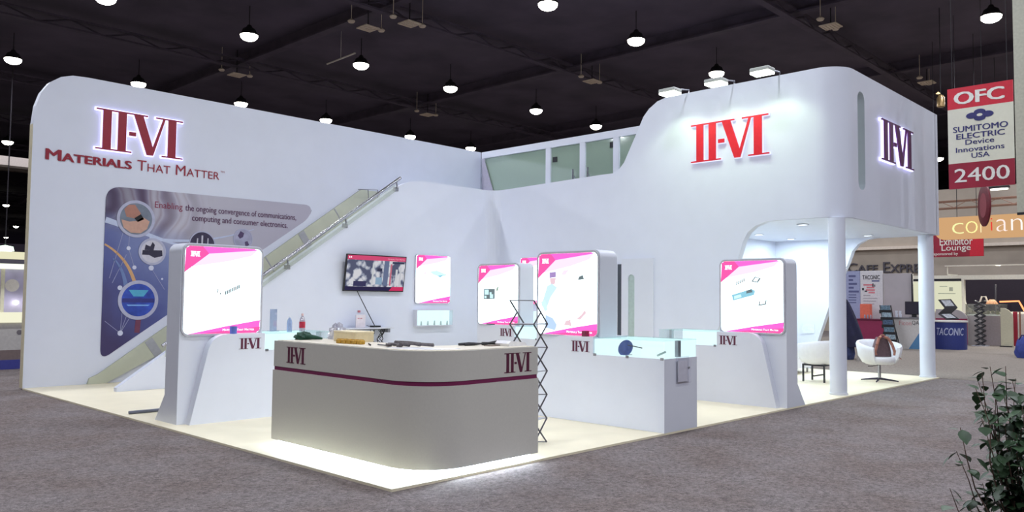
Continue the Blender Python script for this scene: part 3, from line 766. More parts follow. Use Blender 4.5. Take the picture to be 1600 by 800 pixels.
wall_box('backlit graphic with a pale blue wafer, on the low wall beside the screen', 'lit white niche under the graphic beside the wall screen', lambda a, b, c: Vector((a, WT+c, b)), (7.25, WT, 1.37), 6.785, 7.735, 'feather')
wall_box('backlit graphic half hidden behind the technician kiosk', 'lit white niche seen through the top of the folding rack', lambda a, b, c: Vector((LB+c, -a, b)), (LB, 6.62, 1.37), -7.09, -6.14, 'plain')

# ================================================================== screen on the low wall
def screen_material():
    m = bpy.data.materials.new('screen_picture'); m.use_nodes = True; nt = m.node_tree
    for n in list(nt.nodes): nt.nodes.remove(n)
    o = nt.nodes.new('ShaderNodeOutputMaterial'); e = nt.nodes.new('ShaderNodeEmission'); tc = nt.nodes.new('ShaderNodeTexCoord')
    v = nt.nodes.new('ShaderNodeTexVoronoi'); v.inputs['Scale'].default_value = 6.5; v.inputs['Randomness'].default_value = 1
    z = nt.nodes.new('ShaderNodeTexNoise'); z.inputs['Scale'].default_value = 7; z.inputs['Detail'].default_value = 5
    for n in (v, z): nt.links.new(tc.outputs['Object'], n.inputs['Vector'])
    mx = nt.nodes.new('ShaderNodeMath'); mx.operation = 'ADD'; nt.links.new(v.outputs['Distance'], mx.inputs[0]); nt.links.new(z.outputs['Fac'], mx.inputs[1])
    rp = nt.nodes.new('ShaderNodeValToRGB'); m8 = nt.nodes.new('ShaderNodeMath'); m8.operation = 'MULTIPLY'; m8.inputs[1].default_value = .86; nt.links.new(mx.outputs[0], m8.inputs[0]); nt.links.new(m8.outputs[0], rp.inputs[0])
    rp.color_ramp.elements[0].position = .80; rp.color_ramp.elements[0].color = rgb((206, 206, 212)); rp.color_ramp.elements[1].position = 1.0; rp.color_ramp.elements[1].color = rgb((84, 88, 112))
    x = rp.color_ramp.elements.new(.92); x.color = rgb((150, 156, 174))
    nt.links.new(rp.outputs[0], e.inputs[0]); nt.links.new(e.outputs[0], o.inputs[0]); return m
t = thing('wall_screen', 'flat screen tilted forward on the low wall showing a grey workshop picture', 'television', (5.7, WT, 1.6))
a, b = Vector((4.975, 7.93, 1.61)), Vector((6.42, 7.93, 1.61))
def sf(x, z, c=0):   # x 0..1.445, z 0..0.72, tilted towards the room
    return Vector((4.975+x, 7.955-.10*z/.72-c, 1.612+z))
def panel(nm, x0, x1, z0, z1, mat, c0, c1, par): 
    mb = MB(); mb.prism([(x0, z0), (x1, z0), (x1, z1), (x0, z1)], lambda p, q, c: sf(p, q, c), c0, c1); return obj(nm, mb, mat, par, world=True)
panel('housing', 0, 1.445, 0, .715, BLACK, -.012, .03, t)
S_ = panel('display', .018, 1.427, .02, .695, screen_material(), .0305, .032, t)
panel('header_band', .018, 1.427, .61, .695, E('screen_rose', (226, 84, 128), .8), .0322, .033, S_)
panel('footer_band', .018, 1.427, .02, .095, E('screen_navy', (52, 48, 82), .8), .0322, .033, S_)
mb = MB(); mb.prism([(1.07, .02), (1.427, .02), (1.427, .10), (1.15, .10)], lambda p, q, c: sf(p, q, c), .0332, .034); obj('footer_block', mb, E('screen_red', (222, 60, 108), .8), S_, world=True)
for x0, x1, z0, z1, c in ((.90, 1.02, .12, .61, (112, 124, 156)), (1.06, 1.10, .12, .55, (206, 120, 140)), (.62, .66, .12, .55, (214, 218, 222)), (1.20, 1.25, .1, .45, (220, 222, 228)), (1.3, 1.34, .1, .5, (210, 212, 220)), (.72, .88, .14, .28, (150, 180, 206)), (.2, .5, .10, .2, (66, 64, 100)), (.74, .86, .40, .46, (64, 66, 90)), (1.1, 1.4, .56, .6, (60, 66, 92))):
    panel('picture_detail', x0, x1, z0, z1, E('screen_%d_%d' % (c[0], c[2]), c, .8), .0322, .0328, S_)
ft = lambda p, q, c=0: sf(p, q, .034+c)
text('screen_logo', 'II-VI', LITTEXT, ft, .05, .64, w=.06, h=.03, parent=S_, world=True, off=.001)
text('screen_slogan', 'Materials That Matter', E('screen_pale', (250, 200, 215), .9), ft, .98, .635, w=.42, h=.028, parent=S_, world=True, caps=True, off=.001)
mb = MB(); mb.box(5.4, 5.95, 7.95, 7.998, 1.75, 2.15); mb.box(5.5, 5.6, 7.90, 7.96, 1.8, 2.1); obj('wall_mount', mb, DARK, t, world=True)
c0 = at(559, 457, 'Y', 7.9); c1 = at(587, 512, 'Y', 7.9)
mb = MB(); mb.tube([c0+Vector((0, .03, .05)), c0, c0+(c1-c0)*.5+Vector((.01, .0, -.02)), c1], .009, 6)
tag(obj('screen_cable', mb, BLACK), 'thin black cable hanging from the screen to the wall shelf', 'cable')
t = thing('wall_shelf', 'narrow white wall shelf under the screen with cables bunched beneath', 'shelf', (5.5, 7.85, .9))
mb = MB(); mb.box(4.87, 6.05, 7.72, 7.998, .885, .91, .004, 1); obj('board', mb, WHITE2, t, world=True)
for x in (4.98, 5.95):
    mb = MB(); mb.box(x-.03, x+.03, 7.76, 7.998, .81, .884); obj('bracket', mb, M('bracket_grey', (120, 122, 132), .4), t, world=True)
mb = MB(); mb.box(5.05, 5.75, 7.80, 7.90, .862, .884); obj('under_rail', mb, M('bracket_grey', (120, 122, 132), .4), t, world=True)
random.seed(3)
for k in range(7):
    x = 5.58+.055*k; mb = MB(); y = 7.86+.01*(k % 3)
    mb.tube([(x, y, .884), (x+random.uniform(-.08, .08), y-.03, .8), (x+random.uniform(-.12, .12), y, .68), (x+random.uniform(-.06, .06), y, .55), (x+random.uniform(-.05, .05), y, .40)], .009, 6)
    obj('hanging_cable', mb, DARK, t, world=True)
t = thing('notice_card', 'pale pink notice card standing on the wall shelf under the screen', 'card', (5.3, 7.85, .911))
mb = MB(); mb.box(5.20, 5.42, 7.82, 7.835, .911, 1.16); obj('sheet', mb, M('card_pink', (226, 218, 226), .6), t, world=True)
mb = MB(); mb.prism([(5.26, .911), (5.36, .911), (5.31, .98)], XZ, 7.835, 7.90); obj('foot', mb, M('card_pink', (226, 218, 226), .6), t, world=True)
f = frame((0, 7.82, 0), (1, 0, 0))
for k, (x, w) in enumerate(((5.24, .02), (5.28, .02), (5.32, .02))):
    mb = MB(); mb.prism([(x, 1.08), (x+w, 1.08), (x+w, 1.10), (x, 1.10)], XZ, 7.816, 7.8195); obj('red_mark', mb, M('mark_red', (200, 120, 130), .6), t, world=True)
mb = MB(); mb.box(5.36, 5.42, 7.988, 7.998, 1.20, 1.24); tag(obj('red_sticker', mb, M('mark_red', (200, 120, 130), .6)), 'tiny red sticker on the wall above the notice card', 'sticker')
t = thing('media_player', 'small dark media box at the cable end on the wall shelf', 'media player', (5.7, 7.85, .911))
mb = MB(); mb.box(5.60, 5.78, 7.80, 7.92, .912, .945, .006, 2); obj('case', mb, BLACK, t, world=True)
mb = MB(); mb.tube([(5.55, 7.86, .93), (5.47, 7.85, .955)], .005, 6); obj('antenna', mb, BLACK, t, world=True)

# ================================================================== reception desk
T = thing('reception_desk', 'silver-white corner reception desk with plum stripe and glowing base at the booth corner', 'reception desk', (.9, 1.0, 0))
def plan(d):
    x0, y0 = .30+d, -.012+d; r = .46-d
    return [(x0, 2.35-d), *arc(x0+r, y0+r, r, 180, 270, 16), (1.70-d, y0), (1.70-d, .62-d), *roundpoly([(1.70-d, .62-d), (.93-d, .62-d), (.93-d, 2.35-d)], [0, .2, 0], 6)[1:-1], (.93-d, 2.35-d)]
mb = MB(); mb.prism(plan(0), XY, .065, .758); obj('body', mb, GREYW, T, world=True, smooth=20)
mb = MB(); mb.prism(plan(.012), XY, .758, .795); obj('stripe', mb, MAGENTA, T, world=True, smooth=20)
mb = MB(); mb.prism(plan(.006), XY, .795, 1.05); obj('upper_tray', mb, GREYW, T, world=True, smooth=20)
mb = MB(); mb.prism(plan(.03), XY, 1.0505, 1.056); obj('worktop', mb, M('worktop_cream', (222, 214, 196), .5), T, world=True)
mb = MB(); mb.prism(plan(.05), XY, .002, .064); obj('glowing_plinth', mb, LED, T, world=True)
logo('numeral_logo', PLUM, frame((.306, 0, 0), (0, -1, 0)), -2.10, .845, .155, T, -.0005, .004, .006, world=True, w=.34, serif=.03, label='dark plum printed logo')
logo('numeral_logo', PLUM, frame((0, -.004, 0), (1, 0, 0)), 1.245, .83, .175, T, .0005, .004, .006, world=True, w=.36, serif=.03, label='dark plum printed logo')

# ------------------------------------------------------------------ things on the desk
ZD = 1.056
def lump(mb, c, s, seed, n=26, amp=.22):
    rr = random.Random(seed); ph = [rr.uniform(0, 6) for _ in range(8)]
    def fn(u, v):
        a = 2*PI*u; e = PI*(v-.5); d = Vector((math.cos(a)*math.cos(e), math.sin(a)*math.cos(e), math.sin(e)))
        k = 1+amp*(math.sin(5*a+ph[0]+3*e)*math.cos(4*e+ph[1])+.6*math.sin(9*a+ph[2])*math.cos(7*e+ph[3]))
        z = max(d.z*k, -.5)
        return Vector(c)+Vector((d.x*k*s[0], d.y*k*s[1], (z+.5)*s[2]/1.5))
    mb.grid(n, n//2+2, fn, closeu=True); return mb
p = at(505, 527, 'Z', ZD)
mb = MB(); lump(mb, (.58, 2.24, ZD+.002), (.09, .06, .075), 2); mb.tube([(.58, 2.22, ZD+.035), (.64, 2.12, ZD+.026), (.68, 2.05, ZD+.016)], [.03, .022, .01], 8)
tag(obj('green_pouch', mb, M('pouch_green', (28, 74, 56), .6, var=.3, scale=20), smooth=50), 'crumpled dark green pouch at the left end of the reception desk', 'pouch')
t = thing('plastic_bag', 'crumpled clear plastic bag behind the green pouch on the reception desk', 'plastic bag', (.80, 2.20, ZD))
mb = MB(); lump(mb, (.92, 2.14, ZD), (.085, .085, .15), 5, 30, .25); obj('film', mb, GLASS('plastic_film', (240, 240, 250), .3, .35), t, world=True)
mb = MB(); mb.box(.89, .94, 2.11, 2.17, ZD, ZD+.06, .01, 2); obj('contents', mb, M('bag_contents', (196, 120, 128), .6), t, world=True)
mb = MB(); mb.lathe([(0, 0), (.014, 0), (.014, .075), (.01, .085), (0, .085)], (.80, 1.93, ZD), 12)
tag(obj('black_marker', mb, BLACK, smooth=40), 'small black marker standing beside the cream box on the reception desk', 'marker')
t = thing('cream_box', 'cream cardboard box lying at the back of the reception desk', 'box', (.80, 1.72, ZD))
mb = MB(); mb.box(.70, .92, 1.50, 1.88, ZD, ZD+.10, .006, 2); obj('carton', mb, M('carton_cream', (232, 216, 176), .6), t, world=True)
mb = MB(); mb.box(.698, .922, 1.498, 1.882, ZD+.085, ZD+.104, .004, 2); obj('lid', mb, M('carton_lid', (238, 224, 188), .6), t, world=True)
GOLD = M('wrapper_gold', (206, 162, 66), .35, metal=.2, var=.25, scale=40)
for k in range(5):
    mb = MB(); y = 1.50-.067*k; x = .47+.012*k
    mb.box(x, x+.06, y-.06, y, ZD, ZD+.04, .008, 2); mb.box(x+.01, x+.05, y-.05, y-.01, ZD+.04, ZD+.046)
    tag(obj('gold_packet', mb, GOLD), 'small gold packet in the row in front of the cream box on the desk', 'packet', 'gold packets on the reception desk')
mb = MB(); mb.tube([(.60, 1.15, ZD+.008), (.48, .96, ZD+.008)], .007, 8); tag(obj('dark_pen', mb, BLACK), 'dark pen lying right of the gold packets on the desk', 'pen')
# crumpled dark packing on a white sheet
mb = MB(); mb.prism([(.40, .62), (.62, .60), (.72, .30), (.86, .16), (.60, .12), (.42, .34)], XY, ZD, ZD+.004); tag(obj('white_sheet', mb, M('paper_white', (246, 246, 250), .6)), 'white sheet of paper on the rounded corner of the reception desk', 'paper')
GR = M('tool_grey', (92, 86, 88), .5, var=.4, scale=50)
t = thing('grey_tool_bundle', 'flat bundle of grey tools on the white sheet at the desk corner', 'tools', (.6, .5, ZD+.004))
for k, (a, b, r) in enumerate((((.50, .72), (.56, .50), .014), ((.46, .66), (.66, .30), .010), ((.54, .60), (.70, .34), .012), ((.48, .54), (.62, .24), .009), ((.56, .70), (.60, .40), .016))):
    mb = MB(); mb.tube([(a[0], a[1], ZD+.026+.004*k), ((a[0]+b[0])/2+.01, (a[1]+b[1])/2, ZD+.03+.004*k), (b[0], b[1], ZD+.026+.002*k)], [r, r*.8, r*1.2], 8); mb.box(a[0]-.02, a[0]+.02, a[1]-.02, a[1]+.02, ZD+.008, ZD+.034, .006, 2)
    obj('tool', mb, GR, t, world=True)
mb = MB(); mb.tube([(.58, .98, ZD+.008), (.52, .80, ZD+.012), (.50, .72, ZD+.01)], .006, 6); tag(obj('thin_cable', mb, DARK), 'thin grey cable end left of the tool bundle on the desk', 'cable')
t = thing('pliers', 'dark long-nosed pliers lying on the right arm of the reception desk', 'pliers', (1.35, .4, ZD))
for k, (x0, y0, x1, y1) in enumerate(((1.15, .50, 1.36, .40), (1.17, .44, 1.36, .41))):
    mb = MB(); mb.tube([(x0, y0, ZD+.012), ((x0+x1)/2, (y0+y1)/2+.02*(1-2*k), ZD+.016), (x1, y1, ZD+.016)], [.012, .014, .008], 8); obj('handle', mb, DARK, t, world=True)
mb = MB(); mb.tube([(1.36, .405, ZD+.016), (1.42, .375, ZD+.018), (1.52, .33, ZD+.028)], [.016, .013, .022], 8); obj('jaw', mb, BLACK, t, world=True)
mb = MB(); mb.box(1.30, 1.62, .24, .32, ZD, ZD+.008); tag(obj('brown_strip', mb, M('strip_brown', (120, 104, 92), .6)), 'thin brown strip lying beside the pliers on the desk', 'strip')
t = thing('white_tray', 'small white folded paper tray at the right end of the reception desk', 'paper tray', (1.56, .3, ZD))
mb = MB(); mb.prism([(1.44, ZD), (1.68, ZD), (1.66, ZD+.03), (1.46, ZD+.05), (1.43, ZD+.025)], XZ, .12, .3); obj('fold', mb, M('paper_white', (246, 246, 250), .6), t, world=True)

# ------------------------------------------------------------------ things on the kiosks
ZK = 1.041
t = thing('water_bottle', 'clear blue water bottle on the left kiosk counter', 'bottle', (1.62, 4.25, ZK))
mb = MB(); mb.lathe([(0, 0), (.032, 0), (.034, .01), (.034, .12), (.026, .155), (.012, .18), (.012, .195)], n=16); obj('body', mb, GLASS('bottle_blue', (206, 222, 246), .2, .75), t, smooth=40)
mb = MB(); mb.lathe([(.014, .185), (.014, .205), (0, .207)], n=12); obj('cap', mb, M('cap_pale', (226, 230, 240), .5), t)
t = thing('red_label_bottle', 'bottle with red label beside the water bottle on the left kiosk counter', 'bottle', (1.79, 4.22, ZK))
mb = MB(); mb.lathe([(0, 0), (.036, 0), (.038, .01), (.038, .13), (.03, .17), (.013, .205), (.013, .22)], n=16); obj('body', mb, GLASS('bottle_clear', (226, 222, 230), .2, .75), t, smooth=40)
mb = MB(); mb.lathe([(.0385, .05), (.0395, .052), (.0395, .128), (.0385, .13)], n=16); obj('label_sleeve', mb, M('label_red', (188, 40, 66), .5, var=.3, scale=40), t)
mb = MB(); mb.lathe([(.015, .208), (.015, .235), (0, .237)], n=12); obj('cap', mb, M('cap_pale_red', (226, 190, 190), .5), t)
t = thing('blue_cup', 'small blue cup standing on the left kiosk counter below its light box', 'cup', (.80, 4.16, ZK))
mb = MB(); mb.lathe([(0, 0), (.042, 0), (.048, .09), (.044, .09), (.039, .008), (0, .008)], n=20); obj('body', mb, M('cup_blue', (92, 112, 190), .4), t, smooth=40)
t = thing('headset', 'black headset loop lying on the left kiosk counter', 'headset', (1.08, 4.30, ZK))
mb = MB(); mb.tube([(-.09, 0, .012), (-.075, .01, .05), (-.03, .02, .075), (.03, .02, .075), (.075, .01, .05), (.08, 0, .03)], [.012, .012, .014, .014, .012, .012], 8); obj('band', mb, BLACK, t, smooth=40)
mb = MB(); mb.lathe([(0, 0), (.022, 0), (.022, .025), (0, .03)], (-.09, 0, 0), 12); obj('ear_pad', mb, BLACK, t)
t = thing('acrylic_stand', 'tall clear acrylic stand behind the bottles on the left kiosk', 'acrylic stand', (1.56, 4.55, ZK))
mb = MB(); mb.box(-.05, .05, -.004, .004, 0, .29); mb.box(-.06, .06, -.05, .05, 0, .008); obj('sheet', mb, GLASS('acrylic_pale_blue', (226, 234, 248), .2, .8), t)
t = thing('product_disc', 'dark blue round optic displayed in the show case nearest the booth edge', 'optic', (3.98, .62, .841))
mb = MB(); mb.lathe([(0, .0), (.085, .0), (.1, .012), (.1, .028), (.085, .04), (0, .045)], n=28); mb.bm.transform(Matrix.Translation((0, 0, .075)) @ Matrix.Rotation(R(-68), 4, 'Y') ); obj('disc', mb, M('optic_blue', (62, 82, 150), .2, var=.2), t, smooth=40)
mb = MB(); mb.tube([(-.04, -.05, .12), (-.06, -.17, .11), (-.05, -.26, .095)], .006, 6); obj('lead', mb, BLACK, t)
mb = MB(); mb.box(-.05, .05, -.05, .05, .0, .008); obj('base', mb, STEEL, t)
t = thing('sample_rod', 'small pale crystal rod on the glass of the nearest show case', 'crystal rod', (4.02, .16, .841))
mb = MB(); mb.tube([(0, -.06, .06), (.02, .06, .012)], .012, 8); obj('rod', mb, M('rod_green_grey', (150, 170, 166), .4), t)
t = thing('red_badge', 'small dark red printed cube on the counter under the technician light box', 'cube', (3.90, 1.18, ZK))
mb = MB(); mb.box(-.035, .035, -.035, .035, 0, .07, .004, 1); obj('cube', mb, M('badge_red', (120, 26, 62), .5, var=.5, scale=60), t)
mb = MB(); mb.box(6.05, 6.08, 4.93, 5.12, ZK, ZK+.018, .004, 1); tag(obj('dark_bar', mb, M('bar_plum', (58, 40, 72), .5)), 'short dark bar under the light box of the furthest kiosk', 'bar')

# ================================================================== folding leaflet rack
t = thing('folding_rack', 'folding zigzag leaflet rack of thin dark metal standing beside the reception desk', 'leaflet rack', (2.22, .48, 0))
base = Vector((2.15, .46, 0)); wv = Vector((RT.x, RT.y, 0)).normalized()*.245; dv = (Vector((RT.x, RT.y, 0)).normalized()*.15+Vector((FW.x, FW.y, 0)).normalized()*.24)
H4 = .245
def node(side, d, lev): return base+wv*(side-1)+dv*d+Vector((0, 0, .012+H4*lev))
for side in (0, 1):
    B = [node(side, k % 2 == 1, k) for k in range(7)]; A = [node(side, k % 2 == 0, k) for k in range(6)]
    A.append(node(side, .5, 5.5))
    for nm, pl in (('zigzag_bar', B), ('zigzag_bar', A)):
        mb = MB()
        for p, q in zip(pl, pl[1:]): mb.tube([p, q], .0085, 6)
        obj(nm, mb, M('rack_dark_grey', (84, 82, 90), .4, metal=.5), t, world=True)
for lev in range(7):
    for d in (0, 1):
        if lev == 6 and d == 1: continue
        mb = MB(); mb.tube([node(0, d, lev), node(1, d, lev)], .006, 6); obj('cross_bar', mb, M('bar_grey', (128, 128, 136), .4, metal=.5), t, world=True)
for lev in (5, 3, 1):
    a, b, c, d = node(0, 1, lev), node(1, 1, lev), node(1, .15, lev), node(0, .15, lev)
    mb = MB(); mb.quad(a, b, c, d); up = Vector((0, 0, .008)); mb.quad(a+up, b+up, c+up, d+up)
    for p, q in ((a, b), (b, c), (c, d), (d, a)): mb.quad(p, q, q+up, p+up)
    obj('tray', mb, M('tray_grey', (186, 188, 198), .4), t, world=True)
mb = MB(); a = base-wv; mb.box(-.17, .17, -.02, .30, 0, .01, .004, 1); mb.bm.transform(Matrix.Translation(base-wv*.5+Vector((0, 0, 0))) @ Matrix.Rotation(math.atan2(wv.y, wv.x), 4, 'Z')); obj('base_plate', mb, M('tray_grey', (186, 188, 198), .4), t, world=True)

# ================================================================== floodlights on the box
fl = bpy.data.lights.new('flood_light', 'SPOT'); fl.energy = FLOOD_WATT; fl.color = (.82, 1.0, .66); fl.spot_size = R(116); fl.spot_blend = .45; fl.shadow_soft_size = .12
FGLOW = E('flood_glow', (235, 255, 235), 8)
for k, (x, y, lab) in enumerate(((1047, 147, 'greenish floodlight on the box roof edge nearest its sloping shoulder'), (1119, 132, 'greenish floodlight in the middle of the box roof edge'), (1191, 115, 'greenish floodlight on the box roof edge nearest the rounded corner'))):
    p = at(x, y, 'X', LB-.62)
    t = thing('floodlight', lab, 'floodlight', (p.x, p.y, p.z))
    mb = MB(); mb.box(-.13, .13, -.17, .17, .02, .09, .02, 2); obj('housing', mb, M('flood_housing', (186, 190, 186), .4), t)
    mb = MB(); mb.box(-.12, .12, -.16, .16, -.012, .02); obj('glowing_glass', mb, FGLOW, t)
    e = Vector((LB+.02-p.x, -.02, HB-p.z))
    mb = MB(); mb.tube([(.05, 0, .09), (.2, 0, .13), (e.x, 0, e.z+.06), (e.x, 0, e.z+.0)], .014, 8); obj('arm', mb, STEEL, t)
    mb = MB(); mb.tube([(0.1, .05, .09), (.25, .12, .10), (.38, .22, e.z+.03), (.45, .35, e.z+.02)], .008, 6); obj('cable', mb, STEEL, t)
    lo = bpy.data.objects.new('flood_beam', fl); COL.objects.link(lo); lo.parent = t; lo.location = (0, 0, -.05)
    lo.rotation_euler = Vector((.26, 0, -.96)).to_track_quat('-Z', 'Y').to_euler()
# ================================================================== lounge under the box
dl = bpy.data.lights.new('downlight_beam', 'AREA'); dl.shape = 'DISK'; dl.size = .16; dl.energy = DOWN_WATT; dl.color = DOWN_COL
DG = E('downlight_glow', (235, 250, 255), 6)
t0 = None
for k, (x, y) in enumerate(((10.0, 2.75), (10.0, 1.1), (11.6, 2.75), (11.6, 1.1), (13.1, 2.75), (13.1, 1.1))):
    if t0 is None:
        t0 = thing('downlight', 'round recessed downlight shining in the white lounge ceiling', 'downlight', group='downlights of the lounge ceiling')
        mb = MB(); mb.lathe([(.10, -.004), (.105, -.012), (.08, -.012), (.08, .002)], n=24); obj('trim_ring', mb, WHITE2, t0)
        mb = MB(); mb.lathe([(0, -.008), (.08, -.006)], n=20); obj('lens', mb, DG, t0)
        t = t0
    else: t = copy_tree(t0)
    t.location = (x, y, HS-.006)
    lo = bpy.data.objects.new('downlight_light', dl); COL.objects.link(lo); lo.parent = t; lo.location = (0, 0, -.03)

LEATHER = M('white_leatherette', (238, 238, 244), .35, var=.02)
def tub(t, front, sc=1.0):
    """bucket chair shell and seat; front = direction of the open side (radians)"""
    def shell(u, v):
        # v runs up the outside, over the rim and down the inside
        th = -R(142)+2*R(142)*u
        k = math.cos(th/2)**1.3                      # 1 at the back, small at the arm ends
        top = .61+.17*k; lean = .05*k
        prof = [(.20, .32), (.30, .36), (.37, .48), (.405, top-.04), (.39, top), (.35, top), (.325, top-.05), (.31, .50), (.27, .42)]
        s = v*(len(prof)-1); i = min(int(s), len(prof)-2); f = s-i
        r = prof[i][0]*(1-f)+prof[i+1][0]*f; z = prof[i][1]*(1-f)+prof[i+1][1]*f
        r *= sc*(1+lean*(z-.4)); a = front+PI+th
        return Vector((r*math.cos(a), r*math.sin(a), z*sc))
    mb = MB(); mb.grid(36, 17, shell)
    # close the arm ends
    for u in (0, 1):
        mb.bm.faces.new([mb.bm.verts.new(shell(u, j/16)) for j in range(17)])
    bmesh.ops.remove_doubles(mb.bm, verts=mb.bm.verts, dist=.0008)
    obj('bucket_shell', mb, LEATHER, t, smooth=55)
    mb = MB(); mb.lathe([(0, .33*sc), (.24*sc, .33*sc), (.30*sc, .37*sc), (.315*sc, .43*sc), (.29*sc, .47*sc), (0, .475*sc)], n=30); obj('seat', mb, LEATHER, t, smooth=50)
t = thing('tub_chair', 'white swivel tub chair holding the brown bag, between the two columns', 'chair', (12.0, .52, 0))
tub(t, math.atan2(-.69, -.72))
mb = MB(); mb.lathe([(.028, .05), (.028, .33), (.08, .335)], n=20); obj('pedestal', mb, CHROME, t, smooth=40)
for k in range(4):
    a = R(10)+PI/2*k; mb = MB(); mb.tube([(0, 0, .055), (.15*math.cos(a), .15*math.sin(a), .04), (.33*math.cos(a), .33*math.sin(a), .018)], [.024, .018, .012], 8); obj('foot', mb, M('foot_dark_chrome', (70, 66, 80), .25, metal=.8), t, smooth=40)
mb = MB(); mb.tube([(-.05, -.05, .33), (-.15, .08, .29), (-.2, .14, .29)], .008, 6); obj('lift_lever', mb, DARK, t)
# the bag
t = thing('brown_bag', 'brown rucksack with tan straps sitting in the white tub chair', 'bag', (11.97, .47, .478), math.atan2(-.69, -.72)+PI/2)
def bag(u, v):
    a = 2*PI*u; z = v*.36; w = .17*(1-.5*v**2.2)+.0; d = .11*(1-.35*v)
    c, s = math.cos(a), math.sin(a); ex = .6
    return Vector((w*math.copysign(abs(c)**ex, c), d*math.copysign(abs(s)**ex, s), z))
mb = MB(); mb.grid(32, 12, bag, closeu=True); mb.bm.faces.new([mb.bm.verts.new(bag(i/32, 1)) for i in range(32)]); bmesh.ops.remove_doubles(mb.bm, verts=mb.bm.verts, dist=.0005)
obj('body', mb, M('bag_grey_brown', (96, 76, 82), .8, var=.15, scale=30), t, smooth=50)
TAN = M('strap_tan', (158, 104, 88), .7, var=.12, scale=30)
for s in (-1, 1):
    mb = MB(); q = [(s*.03, -.06, .37), (s*.09, -.10, .34), (s*.145, -.14, .22), (s*.185, -.15, .09), (s*.175, -.16, .03)]
    for (a, b) in zip(q, q[1:]): mb.tube([a, b], [.026, .028], 8)
    obj('strap', mb, TAN, t, smooth=50)
mb = MB(); mb.tube([(-.06, -.05, .36), (-.03, -.05, .40), (.03, -.05, .40), (.06, -.05, .36)], .014, 8); obj('top_handle', mb, TAN, t)
mb = MB(); mb.tube([(.19, -.16, .05), (.24, -.2, -.01), (.27, -.23, -.035)], .008, 6); obj('loose_strap', mb, TAN, t)

def legged(label, loc, front, sc):
    t = thing('armchair', label, 'chair', loc); tub(t, front, sc)
    for sx in (-1, 1):
        for sy in (-1, 1):
            mb = MB(); mb.box(sx*.2-.014, sx*.2+.014, sy*.2-.014, sy*.2+.014, 0, .33*sc); obj('leg', mb, DARK, t)
        mb = MB(); mb.box(sx*.2-.012, sx*.2+.012, -.2, .2, .30*sc, .33*sc); obj('side_rail', mb, DARK, t)
    mb = MB(); mb.box(-.2, .2, -.012, .012, .10, .125); mb.box(-.2, .2, -.212, -.188, .30*sc, .33*sc); mb.box(-.2, .2, .188, .212, .30*sc, .33*sc); obj('stretcher', mb, DARK, t)
    return t
legged('white rounded armchair on dark metal legs, partly behind the front corner column', (11.1, 1.32, 0), R(60), 1.0)
# low white sofa behind it
t = thing('sofa', 'low white curved sofa against the inner wall of the lounge', 'sofa', (12.2, 2.6, 0))
mb = MB(); mb.prism(rrect(-.85, .85, -.40, .40, .18), XY, .12, .42); obj('seat', mb, LEATHER, t, smooth=40)
def sback(u, v):
    x = -.85+1.7*u; top = .62+.14*math.sin(PI*u)
    prof = [(.40, .40), (.44, .5), (.42, top), (.34, top+.015), (.28, top-.03), (.25, .42)]
    s = v*5; i = min(int(s), 4); f = s-i
    return Vector((x, prof[i][0]*(1-f)+prof[i+1][0]*f, prof[i][1]*(1-f)+prof[i+1][1]*f))
mb = MB(); mb.grid(20, 11, sback)
for u in (0, 1): mb.bm.faces.new([mb.bm.verts.new(sback(u, j/10)) for j in range(11)])
obj('backrest', mb, LEATHER, t, smooth=50)
for sx in (-1, 1):
    for sy in (-1, 1):
        mb = MB(); mb.lathe([(.02, 0), (.025, .12)], (sx*.7, sy*.28, 0), 10); obj('leg', mb, STEEL, t)
t = thing('white_bottle', 'small white bottle standing on the sofa edge beside the front column', 'bottle', (12.0, 2.18, .425))
t.location = (11.9, 2.42, .421)
mb = MB(); mb.lathe([(0, 0), (.035, 0), (.037, .01), (.037, .15), (.018, .19), (.018, .22), (0, .222)], n=16); obj('body', mb, M('bottle_white', (232, 234, 240), .4), t, smooth=40)
mb = MB(); mb.lathe([(.02, .205), (.02, .235), (0, .237)], n=12); obj('cap', mb, WHITE2, t)
# small wall plate on the inner wall
mb = MB(); mb.prism(rrect(2.55, 2.85, .78, 1.0, .03), YZ, L-.035, L-.0205); tag(obj('wall_plate', mb, M('plate_white', (226, 232, 238), .5)), 'pale wall plate low on the end wall of the lounge', 'wall plate')
# ================================================================== hanging signs
CABLE = M('hanging_wire', (38, 36, 40), .8)
SIGNRED = M('sign_red', (206, 26, 52), .5, var=.05); SIGNMAR = M('sign_maroon', (150, 22, 50), .5, var=.15, scale=2)
PAPER = M('sign_cream', (226, 226, 206), .6, var=.02); SNAVY = M('sign_navy', (48, 48, 112), .5)
def px(x, y, X):
    q = at(x, y, 'X', X); return q.y, q.z
SX = 12.2
t = thing('hanging_sign', 'tall red and cream sign with the stand number, hanging right of the booth', 'hanging sign', (SX, -.8, 3.8))
yl, zt = px(1480, 140, SX); yr, zb = px(1586, 288, SX); hgt = zt-zb; wd_ = yl-yr
fr = lambda a, b, c=0: Vector((SX-c, yl-a*wd_, zb+b*hgt))
def sbox(nm, a0, a1, b0, b1, mat, c0, c1):
    mb = MB(); mb.prism([(a0, b0), (a1, b0), (a1, b1), (a0, b1)], fr, c0, c1); return obj(nm, mb, mat, t, world=True)
sbox('board', 0, 1, .25, .79, PAPER, -.03, 0); sbox('top_band', 0, 1, .79, 1, SIGNRED, -.03, .001); sbox('bottom_band', 0, 1, 0, .25, SIGNMAR, -.03, .001)
WT_ = M('sign_letter_white', (236, 234, 226), .5)
def stext(nm, s, mat, a0, b0, w, h, **k):
    g = lambda a, b, c=0: fr(a/wd_, b/hgt, c)
    text(nm, s, mat, g, a0*wd_, b0*hgt, w=w*wd_, h=h*hgt, parent=t, world=True, **k)
